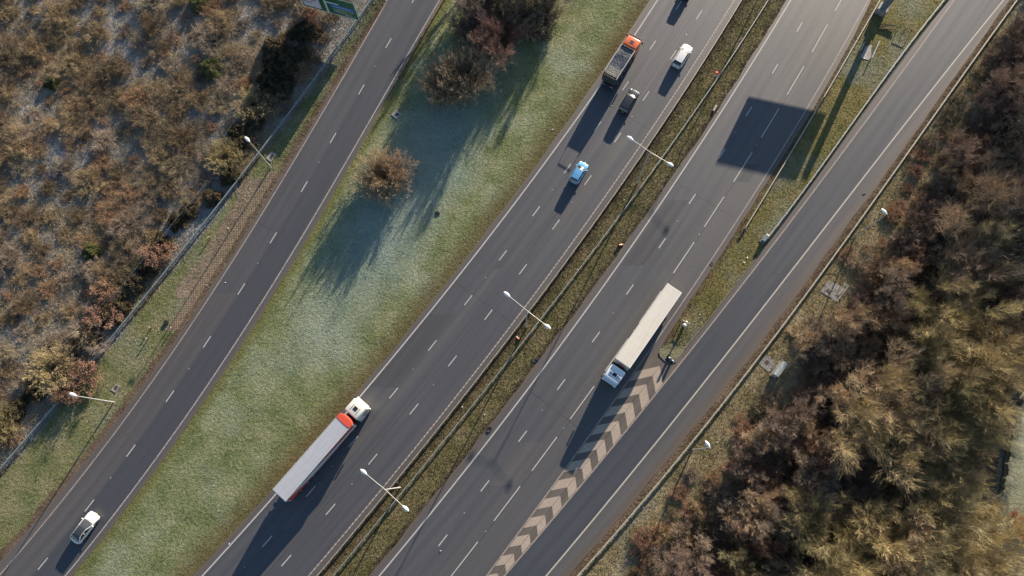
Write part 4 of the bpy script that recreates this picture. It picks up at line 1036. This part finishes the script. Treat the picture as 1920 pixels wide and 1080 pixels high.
def kids(B, n, t0, t1, ang, lf, rng, up, t_pow=1., dev=.25):
    N = len(B['b']); idx = np.repeat(np.arange(N), n); t = t0+(t1-t0)*rng.random(N*n)**t_pow
    d = B['d'][idx]; Ln = B['L'][idx]; u = B['up'][idx]
    b = B['b'][idx]+d*(Ln*t)[:, None]; b[:, 2] += u*Ln*t*t
    tg = d.copy(); tg[:, 2] += 2*u*t; tg = unit(tg)
    a = ang*(1+rng.normal(0, dev, N*n)); pd = perp(tg, rng)
    nd = unit(tg*np.cos(a)[:, None]+pd*np.sin(a)[:, None])
    L2 = Ln*lf*(1.15-.45*t)*(1+rng.normal(0, .22, N*n)).clip(.4, 1.7)
    return dict(b=b, d=nd, L=L2, up=np.full(N*n, up)+rng.normal(0, .05, N*n))
def merge(parts):
    V, F, o = [], [], 0
    for v, f in parts: V.append(v); F.append(f+o); o += len(v)
    return np.concatenate(V), np.concatenate(F)
def tree_mesh(name, seed, H, stems, spread, n=(6, 7, 6, 6), up=.12, tw=.022, lf=(.5, .5, .52, .6), ang=(.75, .7, .65, .6), base_r=.3, r0=.12, t0=.3, leaves=0):
    rng = np.random.default_rng(seed)
    az = np.arange(stems)*2*PI/stems+rng.uniform(0, 1.2, stems); el = spread*(.35+.65*rng.random(stems))
    if stems == 1: el[:] = spread*.1
    d = np.stack([np.cos(az)*np.sin(el), np.sin(az)*np.sin(el), np.cos(el)], -1)
    b = np.stack([np.cos(az)*base_r*.6, np.sin(az)*base_r*.6, np.full(stems, -.1)], -1)
    B0 = dict(b=b, d=d, L=H*.62/np.maximum(.45, np.cos(el))*(1+rng.normal(0, .1, stems))*.85, up=np.full(stems, up*.6))
    B1 = kids(B0, n[0], t0, 1., ang[0], lf[0], rng, up); B2 = kids(B1, n[1], .2, 1., ang[1], lf[1], rng, up)
    B3 = kids(B2, n[2], .15, 1., ang[2], lf[2], rng, up*.8); 
    f = lambda B, r: np.full(len(B['b']), r)
    trunk = merge([tubes(paths(B0, 7, rng, .02), f(B0, r0), f(B0, r0*.38), 7), tubes(paths(B1, 5, rng, .03), f(B1, r0*.42), f(B1, r0*.14), 5)])
    parts = [tubes(paths(B2, 4, rng, .03), f(B2, r0*.17), f(B2, r0*.06), 3), ribbon(paths(B3, 4, rng, .03), f(B3, tw*1.6), f(B3, tw*.8), rng)]
    if n[3]:
        B4 = kids(B3, n[3], .1, 1., ang[3], lf[3], rng, up*.5); P4 = paths(B4, 3, rng, .03)
        parts.append(ribbon(P4, f(B4, tw), f(B4, tw*.4), rng))
        if leaves:
            sel = rng.random(len(P4)) < leaves; q = P4[sel][:, -1]; dd = unit(rng.normal(0, 1, q.shape)); PL = np.stack([q, q+dd*.06, q+dd*.13], 1)
            parts.append(ribbon(PL, np.full(len(q), .06), np.full(len(q), .05), rng))
    crown = merge(parts)
    return raw(name+'_trunk', *trunk), raw(name+'_crown', *crown)

BARK = foliage('bark_pale', [(.10, .08, .055), (.19, .155, .10), (.26, .22, .15)], 1.5)
BARK_D = foliage('bark_dark', [(.05, .04, .032), (.09, .072, .055)], 1.5)
TW = dict(
 tan=foliage('twigs_tan', [(.28, .23, .115), (.40, .325, .165), (.51, .41, .215), (.46, .355, .205)], .35, .5),
 olive=foliage('twigs_olive', [(.21, .18, .10), (.31, .265, .15), (.40, .335, .195)], .35, .5),
 grey=foliage('twigs_grey_brown', [(.19, .15, .115), (.28, .22, .165), (.36, .285, .215)], .4, .5),
 purple=foliage('twigs_purple_brown', [(.17, .125, .10), (.26, .19, .15), (.34, .255, .20)], .4, .5),
 russet=foliage('twigs_russet', [(.22, .13, .09), (.30, .175, .12), (.38, .235, .16)], .4, .4),
 brown=foliage('twigs_brown', [(.30, .22, .145), (.41, .305, .20), (.50, .38, .255)], .5, .4),
 pink=foliage('twigs_pinkish', [(.17, .10, .08), (.26, .16, .13), (.32, .21, .17)], .5, .3),
 dark=foliage('bramble_leaf', [(.05, .045, .02), (.10, .085, .04), (.18, .13, .07)], 1.2, .3),
 green=foliage('gorse_green', [(.03, .05, .008), (.075, .11, .015), (.13, .16, .03)], 1.5, .2),
 red=foliage('red_twigs', [(.28, .06, .02), (.42, .11, .035)], 1.0, .2),
 straw=foliage('straw_stems', [(.18, .14, .09), (.28, .22, .14), (.37, .31, .21)], .8, .4),
 scrubby=foliage('mixed_scrub_twigs', [(.18, .13, .08), (.28, .205, .12), (.37, .285, .165), (.32, .20, .12)], .3, .7),
)
def plant(name, label, cat, mt, mc, matc, matt=BARK, group=None):
    tr = mt.copy() if mt.materials else mt
    r = thing(name, label, cat, (0, 0, 0), 0, group)
    link('trunk' if 'tree' in name else 'stems', mt, matt, r); link('crown' if 'tree' in name else 'twigs', mc, matc, r)
    return r
GEO = {}
def geo(key, k, **kw):
    GEO[key] = [tree_mesh(key+str(i), 100*k+i, **kw) for i in range(kw.pop('_n', 3))]
def mk(key, nvar, seed, **kw): GEO[key] = [tree_mesh(key, seed+i, **kw) for i in range(nvar)]
mk('big', 5, 10, H=10.0, stems=5, spread=.66, n=(8, 8, 7, 8), up=.22, tw=.0145, lf=(.52, .55, .62, .85), ang=(.62, .55, .5, .42), r0=.13)
mk('mid', 4, 30, H=6.3, stems=6, spread=.72, n=(8, 7, 7, 7), up=.2, tw=.0125, lf=(.52, .56, .62, .85), ang=(.62, .55, .5, .42), r0=.08)
mk('bush', 5, 50, H=3.3, stems=13, spread=1.0, n=(6, 6, 6, 6), up=.16, tw=.012, lf=(.52, .58, .62, .85), ang=(.55, .5, .5, .42), r0=.045, t0=.15)
mk('low', 6, 70, H=1.45, stems=15, spread=1.35, n=(6, 5, 6, 5), up=.08, tw=.011, lf=(.7, .7, .7, .95), ang=(.7, .6, .5, .5), r0=.025, t0=.05)
mk('leafy', 3, 90, H=1.9, stems=8, spread=1.15, n=(5, 5, 5, 3), up=.04, tw=.018, lf=(.65, .65, .65, .8), r0=.03, t0=.1, leaves=.7)
mk('ball', 3, 110, H=3.7, stems=210, spread=1.45, n=(9, 6, 5, 0), up=.10, tw=.013, lf=(.24, .50, .62, .75), ang=(.5, .55, .55, .5), r0=.02, t0=.22)
def dense_mound(seed, R=1.5, H=1.2, N=5200, leaf=.11):
    """tangled mound: short curved shoots and leaves through a low dome"""
    rng = np.random.default_rng(seed)
    a = rng.uniform(0, 2*PI, N); r = R*np.sqrt(rng.random(N)); lump = 1+.22*np.sin(a*3+seed)+.14*np.sin(a*7+2*seed)
    z = H*np.sqrt(np.maximum(0, 1-(r/R)**2))*(.35+.65*rng.random(N)**.5)*(1+.25*np.sin(r*4+a*2))
    p = np.stack([np.cos(a)*r*lump, np.sin(a)*r*lump, z], -1); d = unit(rng.normal(0, 1, (N, 3))+p*np.array([.6, .6, .9]))
    k = N//2
    P1 = np.stack([p[:k], p[:k]+d[:k]*leaf, p[:k]+d[:k]*leaf*1.9+[0, 0, -.03]], 1)
    P2 = np.stack([p[k:]-d[k:]*.3, p[k:]+[0, 0, .05], p[k:]+d[k:]*.3], 1)
    tw_ = ribbon(P2, np.full(len(P2), .022), np.full(len(P2), .012), rng); lf_ = ribbon(P1, np.full(len(P1), leaf*.8), np.full(len(P1), leaf*.4), rng)
    return raw('mound_stems', *tw_), raw('mound_leaves', *lf_)
GEO['mound'] = [dense_mound(s) for s in (1, 2, 3, 4)]
USED = {}
def put(geokey, colour, pos, s, label, cat, name, group=None, matt=None, rng=None, sz=None):
    """first use builds the plant, later uses copy it and its parts"""
    g_ = GEO[geokey]; v = rng.integers(len(g_)) if rng is not None else 0
    key = (geokey, colour, int(v), name)
    if key not in USED:
        mt, mc = g_[v]; mt, mc = mt.copy(), mc.copy()
        r = plant(name, label, cat, mt, mc, TW[colour], matt or (BARK_D if colour in ('purple', 'dark', 'grey') else BARK)); USED[key] = r
    else:
        src = USED[key]; r = src.copy(); COL.objects.link(r)
        for ch in list(src.children):
            c = ch.copy(); COL.objects.link(c); c.parent = r
    r['label'] = label; r['category'] = cat
    if group: r['group'] = group
    elif 'group' in r: del r['group']
    r.location = (float(pos[0]), float(pos[1]), 0.); r.rotation_euler = (0, 0, float(rng.uniform(0, 2*PI)) if rng is not None else .5)
    r.scale = (s, s, s*(sz or 1.))
    return r
RG = np.random.default_rng(77)
def at(px, py, z): return U(px, py, z)[:2]
# --- plants that stand out
put('ball', 'brown', at(718, 328, 2.6), .98, 'lone round brown bush in the middle grass', 'bush', 'bare_bush', rng=RG, sz=1.75)
put('ball', 'brown', at(872, 140, 3.), 1.02, 'brown bush at the lower left end of the middle thicket', 'bush', 'bare_bush', rng=RG, sz=2.0)
put('ball', 'brown', at(832, 158, 2.2), .9, 'dense ginger bush in front of the middle thicket', 'bush', 'bare_bush', rng=RG, sz=1.7)
put('mid', 'pink', at(915, 90, 3.2), 1.1, 'pinkish bare tree with pale stems in the middle thicket', 'tree', 'bare_tree', rng=RG, sz=1.25)
put('mid', 'pink', at(950, 62, 2.8), .8, 'smaller pinkish bare tree right of the pale-stemmed one', 'tree', 'bare_tree', rng=RG)
put('mound', 'green', at(930, 38, 1.6), 1.3, 'dark green ivy mound inside the middle thicket', 'bush', 'ivy_mound', rng=RG)
for i, (x, y, c, k, s) in enumerate([(880,20,'purple','mid',.8),(905,-8,'purple','mid',.9),(945,12,'purple','mid',.9),(985,22,'brown','ball',.95),(900,30,'purple','ball',.95),(1010,40,'purple','ball',.7),(925,62,'purple','ball',.8),(1015,8,'purple','mid',.8),(1040,-18,'grey','mid',.9),(975,-25,'purple','mid',1.),(930,-40,'purple','mid',1.),(1000,-60,'purple','mid',1.),(1060,-70,'grey','mid',1.),(960,-90,'purple','mid',1.1),(870,-30,'purple','mid',.8),(890,60,'purple','bush',.9),(1030,25,'brown','bush',.8),(865,45,'grey','bush',.7)]):
    put(k, c, at(x, y, 3*s), s, 'bare purple-brown shrub packed in the top of the middle thicket', 'shrub', 'bare_shrub', 'shrubs of the middle thicket', rng=RG, sz=1.35)
put('ball', 'tan', at(472, 192, 1.5), .66, 'round tan bush beside the dark bramble bank above the upper left lamp', 'bush', 'bare_bush', rng=RG)
put('ball', 'tan', at(420, 292, 1.4), .64, 'round tan bush left of the upper left lamp', 'bush', 'bare_bush', rng=RG)
put('ball', 'tan', at(92, 690, 1.8), .80, 'large tan bush at the left edge above the lower left lamp', 'bush', 'bare_bush', rng=RG)
put('ball', 'tan', at(-15, 800, 1.6), .8, 'tan bush cut by the left edge of the picture', 'bush', 'bare_bush', rng=RG)
put('mound', 'green', at(392, 126, .8), 1.15, 'bright green gorse bush in the upper scrub', 'bush', 'gorse_bush', rng=RG)
put('mound', 'green', at(94, 154, .6), .75, 'small green gorse bush in the upper left scrub', 'bush', 'gorse_bush', rng=RG)
put('mound', 'green', at(372, 8, .6), 1.05, 'green gorse bush at the top edge of the scrub', 'bush', 'gorse_bush', rng=RG)
put('mound', 'green', at(168, 470, .7), .9, 'olive gorse bush in the middle of the scrub', 'bush', 'gorse_bush', rng=RG)
put('low', 'red', U(1905, 980)[:2], .8, 'red-stemmed shrub on the pasture edge at the far right', 'shrub', 'red_shrub', rng=RG)
put('low', 'red', U(1922, 992)[:2], .7, 'second red-stemmed shrub, cut by the right edge of the picture', 'shrub', 'red_shrub', rng=RG)
for x, y, s in [(515,95,1.5),(540,120,1.5),(512,140,1.6),(530,165,1.2),(500,180,1.2),(560,100,1.1),(445,245,1.),(455,265,.9),(430,330,1.),(398,370,.9),(205,590,1.1),(225,570,1.),(250,530,1.1),(275,500,1.),(150,640,1.1),(170,625,1.2),(30,765,1.),(60,735,.9),(330,415,.9),(350,395,.9),(300,455,1.),(480,225,1.),(585,60,1.),(560,60,1.1)]:
    put('mound', 'dark', at(x, y, .6), s, 'dark bramble mound along the bank between the scrub and the left barrier', 'bramble', 'bramble_mound', 'bramble mounds beside the left barrier', rng=RG)
for x, y, s in [(290,480,1.),(308,470,.9),(195,545,1.),(210,600,.9),(165,700,1.1),(130,740,1.),(180,600,1.),(580,30,1.)]:
    put('leafy', 'russet', at(x, y, .5), s, 'russet leafy bramble on the bank beside the left barrier', 'bramble', 'bracken_clump', 'russet brambles beside the left barrier', rng=RG)

# --- scrub field: low shrubs and leafy clumps
def inside(p, poly):
    x, y = p; c = False; j = len(poly)-1
    for i in range(len(poly)):
        if (poly[i][1] > y) != (poly[j][1] > y) and x < (poly[j][0]-poly[i][0])*(y-poly[i][1])/(poly[j][1]-poly[i][1])+poly[i][0]: c = not c
        j = i
    return c
def scatter(n, dmin, test, x0, x1, y0, y1, rng, tries=14000):
    out = []
    for _ in range(tries):
        p = np.array([rng.uniform(x0, x1), rng.uniform(y0, y1)])
        if not test(p): continue
        if out and np.min(np.hypot(*(np.array(out)-p).T)) < dmin: continue
        out.append(p)
        if len(out) >= n: break
    return out
def PXof(p, z=0):
    c = p[0]*_ex-p[1]*_ey+(CAMH-z)*_n; return 960+FPX*c[0]/c[2], 540+FPX*c[1]/c[2]
kinds_f = [('low', 'scrubby', 'low bare shrub among the rough grass of the scrub field', 'shrub', 'scrub_bush', 'low bare shrubs of the scrub field', .62),
           ('low', 'grey', 'low grey-brown shrub among the rough grass of the scrub field', 'shrub', 'bare_shrub', 'grey-brown shrubs of the scrub field', .17),
           ('leafy', 'russet', 'low clump of russet bracken in the scrub field', 'bracken', 'bracken_clump', 'russet bracken clumps of the scrub field', .06),
           ('low', 'straw', 'pale straw-coloured clump of dead stems in the scrub field', 'weed clump', 'dead_weed_clump', 'straw-coloured clumps of the scrub field', .17)]
bx = LN['b0']
pts = scatter(285, 2.9, lambda p: p[0] < bx.x(p[1])-3.0 and -30 < PXof(p)[0] and -60 < PXof(p)[1] < 1000, -100, -20, -5, 90, RG)
cum = np.cumsum([k[-1] for k in kinds_f])
for p in pts:
    i = int(np.searchsorted(cum, RG.random()*.999)); g_, c_, lb, ct, nm, gr, _ = kinds_f[i]
    s = RG.choice([.5, .65, .85, 1.0, 1.3], p=[.2, .3, .25, .15, .1]) if i != 2 else RG.uniform(.3, .55)
    put(g_, c_, p, s, lb, ct, nm, gr, rng=RG, sz=RG.uniform(.4, .75))

# --- the wood on the right
WPOLY = [(1925,20),(1880,100),(1825,200),(1775,300),(1715,410),(1640,480),(1600,560),(1530,620),(1500,640),(1500,740),(1450,790),(1395,850),(1335,920),(1270,1010),(1205,1110),(1175,1300),(2060,1300),(1840,1090),(1815,1000),(1795,950),(1785,860),(1800,770),(1870,690),(1925,610),(1945,330),(2080,100),(2150,-300),(2080,-300)]
def intree(p):
    x, y = PXof(p); return inside((x, y), WPOLY) and all(math.hypot(x-a, y-b) > r_ for a, b, r_ in ((1562,545,62),(1458,695,50),(1640,430,50)))
pts = scatter(235, 3.15, intree, 15, 112, -40, 110, RG)
for p in pts:
    x, y = PXof(p)
    edge = not inside((x-75, y-45), WPOLY)
    if y < 330: ck = RG.choice(['purple', 'grey', 'purple', 'brown']); kind = 'mid' if edge or RG.random() < .6 else 'big'
    elif y < 560: ck = RG.choice(['grey', 'purple', 'brown', 'olive', 'tan']); kind = 'mid' if edge else 'big'
    elif x < 1480 and y > 800: ck = RG.choice(['purple', 'russet', 'grey', 'brown', 'olive']); kind = 'mid'
    elif x < 1600 and y < 960: ck = RG.choice(['purple', 'russet', 'grey', 'brown', 'brown']); kind = 'mid'
    else: ck = RG.choice(['tan', 'tan', 'olive', 'tan', 'tan', 'brown']); kind = 'big' if RG.random() < .85 else 'mid'
    if edge: kind = 'bush' if RG.random() < .6 else 'mid'; ck = RG.choice(['purple', 'russet', 'grey', 'brown']) if ck in ('tan', 'olive') else ck
    if kind == 'big' and RG.random() < .28: continue
    s = {'big': RG.uniform(.85, 1.22), 'mid': RG.uniform(.62, .95), 'bush': RG.uniform(.6, 1.05)}[kind]
    where = 'in the upper part of the wood on the right' if y < 400 else 'in the wood level with the railed slab and cabinet' if y < 720 else 'in the lower right of the wood' if x > 1500 else 'at the lower left edge of the wood'
    col = dict(tan='tan', olive='olive-tinged', grey='grey-brown', purple='purple-brown', russet='russet', brown='brown')[ck]
    wd = {'big': ('tall bare', 'tree', 'bare_tree'), 'mid': ('bare', 'tree', 'bare_tree'), 'bush': ('low bare', 'shrub', 'bare_shrub')}[kind]
    lb = '%s %s %s %s' % (wd[0], col, wd[1], where)
    put(kind, ck, p, s, lb, wd[1], wd[2], lb+', one of many', rng=RG)
pts = scatter(90, 3.0, lambda p: inside((PXof(p)[0]-4, PXof(p)[1]-4), WPOLY) and not inside((PXof(p)[0]-190, PXof(p)[1]-100), WPOLY), 15, 100, -25, 90, RG)
for p in pts:
    y = PXof(p)[1]; ck = RG.choice(['russet', 'purple', 'grey', 'scrubby']); 
    lb = 'low bare shrub under the outer trees of the wood'
    put('low' if RG.random() < .7 else 'bush', ck, p, RG.uniform(.7, 1.1), lb, 'shrub', 'bare_shrub', 'low shrubs under the wood edge', rng=RG)
# fallen trunk
A, B = U(1368, 1075), U(1424, 1006); root = thing('fallen_trunk', 'pale green fallen trunk lying between the trees near the bottom edge', 'fallen tree', A); d = B-A
MB().cyl((0, 0, .5), d+[0, 0, .9], .28, 12, .16).build('trunk', foliage('mossy_log', [(.09, .10, .035), (.17, .165, .08)], 2.), root, smooth=True)
m = MB(); e = U(1408, 1040)-A; m.cyl(d*.6+[0, 0, .7], e+np.array([2.2, -1.6, 1.2]), .09, 8, .04); m.cyl(d*.8+[0, 0, .8], d*.8+np.array([-1.8, .9, 1.3]), .07, 8, .03); m.build('branch', foliage('mossy_branch', [(.09, .10, .035), (.17, .165, .08)], 2.), root)

# --- uncountable ground cover
def blades(name, label, fl_, fr_, y0, y1, N, mat, L0, L1, W, lay=.5, seed=0, uv=True, S=3, test=None, clump=0):
    rng = np.random.default_rng(seed); 
    y = rng.uniform(y0, y1, N); u = rng.random(N)
    if clump:
        k = N//clump; y = np.repeat(rng.uniform(y0, y1, k), clump)+rng.normal(0, .10, k*clump); u = np.repeat(rng.random(k), clump); N = k*clump
    xl, xr = fl_(y), fr_(y); x = xl+(xr-xl)*u
    if clump: x = x+rng.normal(0, .10, N)
    if test is not None:
        ok = test(x, y); x, y, xl, xr = x[ok], y[ok], xl[ok], xr[ok]; N = len(x)
    az = rng.uniform(0, 2*PI, N); el = rng.uniform(lay, 1.35, N)
    d = np.stack([np.cos(az)*np.cos(el), np.sin(az)*np.cos(el), np.sin(el)], -1); Ln = rng.uniform(L0, L1, N)
    t = np.linspace(0, 1, S)[None, :, None]; b = np.stack([x, y, np.full(N, -.01)], -1)
    P = b[:, None]+d[:, None]*Ln[:, None, None]*t; 
    hz = np.stack([np.cos(az), np.sin(az), np.zeros(N)], -1)
    P = P+hz[:, None]*(Ln*.35)[:, None, None]*t*t-np.array([0, 0, 1.])*(Ln*.28)[:, None, None]*t*t
    V, F = ribbon(P, np.full(N, W), np.full(N, W*.45), rng)
    uvd = None
    if uv:
        c = .82; m = np.stack([(x-xl)*c, y], -1); r = np.stack([(xr-x)*c, y], -1); uvd = dict(m=np.repeat(m, S*2, 0), r=np.repeat(r, S*2, 0))
    o = link(name, raw(name, V, F, uvd), mat); tag(o, label, 'ground cover', kind='stuff'); return o
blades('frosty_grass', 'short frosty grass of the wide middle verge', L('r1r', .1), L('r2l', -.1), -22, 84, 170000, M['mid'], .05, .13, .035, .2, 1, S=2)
blades('verge_grass', 'grass of the left verge beside the green-grey barrier', L('b0', .2), L('r1l', -.15), -22, 84, 42000, M['verge0'], .08, .22, .04, .2, 2, S=2)
blades('median_grass', 'rough grass and weeds of the median', L('r2r', .05), L('r3l', -.02), -22, 84, 55000, M['median'], .08, .28, .04, .2, 3, S=3)
blades('island_grass', 'mossy grass of the long island', L('r3r', .1), L('r4l', -.15), YN+1.5, 84, 26000, M['island'], .06, .2, .04, .2, 4, S=2)
blades('rough_grass', 'rough frosted grass between the cream barrier and the wood', L('b5', -.6), L('wood', 3.), -22, 84, 60000, M['verge5'], .1, .35, .04, .1, 5, S=3)
M['tus'] = foliage('dead_grass_blades', [(.10, .075, .05), (.22, .165, .10), (.33, .255, .16), (.38, .33, .22), (.28, .18, .115)], .45, 0, frost=(.33, .37, .40))
M['tus2'] = foliage('dead_stems_wood', [(.09, .065, .045), (.19, .14, .09), (.28, .205, .13)], .5, 0)
pts = scatter(150, 1.9, lambda p: inside((PXof(p)[0]+48, PXof(p)[1]+26), WPOLY) and not inside((PXof(p)[0]-25, PXof(p)[1]-15), WPOLY) and p[0] > LN['b5'].x(p[1])+2.2, 0, 80, -25, 78, RG)
clear = [(1562,545,48),(1450,690,42),(1330,840,42),(1632,420,40)]
pts = [p for p in pts if all(math.hypot(PXof(p)[0]-a, PXof(p)[1]-b) > r_ for a, b, r_ in clear)]
for p in pts:
    ck = RG.choice(['russet', 'scrubby', 'straw', 'scrubby', 'grey']); lb = 'knee-high bare shrub in the rough grass in front of the wood'
    put('low', ck, p, RG.uniform(.35, .8), lb, 'shrub', 'bare_shrub', 'low shrubs in front of the wood', rng=RG, sz=RG.uniform(.5, .9))
infield = lambda x, y: x < bx.x(y)+.5
blades('dead_grass', 'matted dead grass and stems covering the scrub field', far(-100), L('b0', .3), -5, 86, 230000, M['tus'], .3, .8, .028, .0, 6, uv=False, S=3, clump=9)
blades('woodland_undergrowth', 'tangled dead undergrowth on the woodland floor', L('wood', .5), far(98), -25, 84, 110000, M['tus2'], .25, .8, .035, .0, 7, uv=False, S=3, clump=6,
       test=lambda x, y: np.array([inside(PXof((a, b)), WPOLY) or PXof((a, b))[0] < 1800 for a, b in zip(x, y)]))

# ---------------------------------------------------------------- camera, light
cam = bpy.data.cameras.new('camera'); co = bpy.data.objects.new('camera', cam); COL.objects.link(co)
R3 = Matrix(((_ex[0], _ex[1], _ex[2]), (-_ey[0], -_ey[1], -_ey[2]), (-_n[0], -_n[1], -_n[2])))   # camera axes (x right, y down, z forward) to world
cols_ = R3 @ Matrix(((1, 0, 0), (0, -1, 0), (0, 0, -1)))
co.matrix_world = Matrix.Translation((0, 0, CAMH)) @ cols_.to_4x4()
cam.sensor_width = 36; cam.sensor_fit = 'HORIZONTAL'; cam.lens = FPX/1920*36; cam.clip_end = 6000; cam.clip_start = 1
SC.camera = co
w = bpy.data.worlds.new('World'); SC.world = w; w.use_nodes = True
bg = w.node_tree.nodes['Background']; sky = w.node_tree.nodes.new('ShaderNodeTexSky'); sky.sky_type = 'NISHITA'; sky.sun_disc = False
sky.sun_elevation = SUN_EL; sky.sun_rotation = math.atan2(SUN_AZ[0], SUN_AZ[1]); sky.altitude = 100; sky.air_density = 1.0; sky.dust_density = .3; sky.ozone_density = 2.0
w.node_tree.links.new(sky.outputs[0], bg.inputs[0]); bg.inputs[1].default_value = .072
sl = bpy.data.lights.new('sun', 'SUN'); sl.energy = 5.0; sl.angle = rad(.5); sl.color = (1., .86, .68)
so = bpy.data.objects.new('sun', sl); COL.objects.link(so)
dv = Vector((SUN_AZ[0]*math.cos(SUN_EL), SUN_AZ[1]*math.cos(SUN_EL), math.sin(SUN_EL)))
so.rotation_euler = dv.to_track_quat('Z', 'Y').to_euler(); so.location = (60, 120, 80)
SC.view_settings.view_transform = 'Standard'; SC.view_settings.look = 'None'; SC.view_settings.gamma = 1; SC.view_settings.exposure = 1.38
SC.cycles.use_denoising = True; SC.cycles.denoising_prefilter = 'NONE'
SC.cycles.caustics_reflective = False; SC.cycles.caustics_refractive = False; SC.cycles.max_bounces = 6; SC.cycles.diffuse_bounces = 2; SC.cycles.glossy_bounces = 2; SC.cycles.transparent_max_bounces = 4
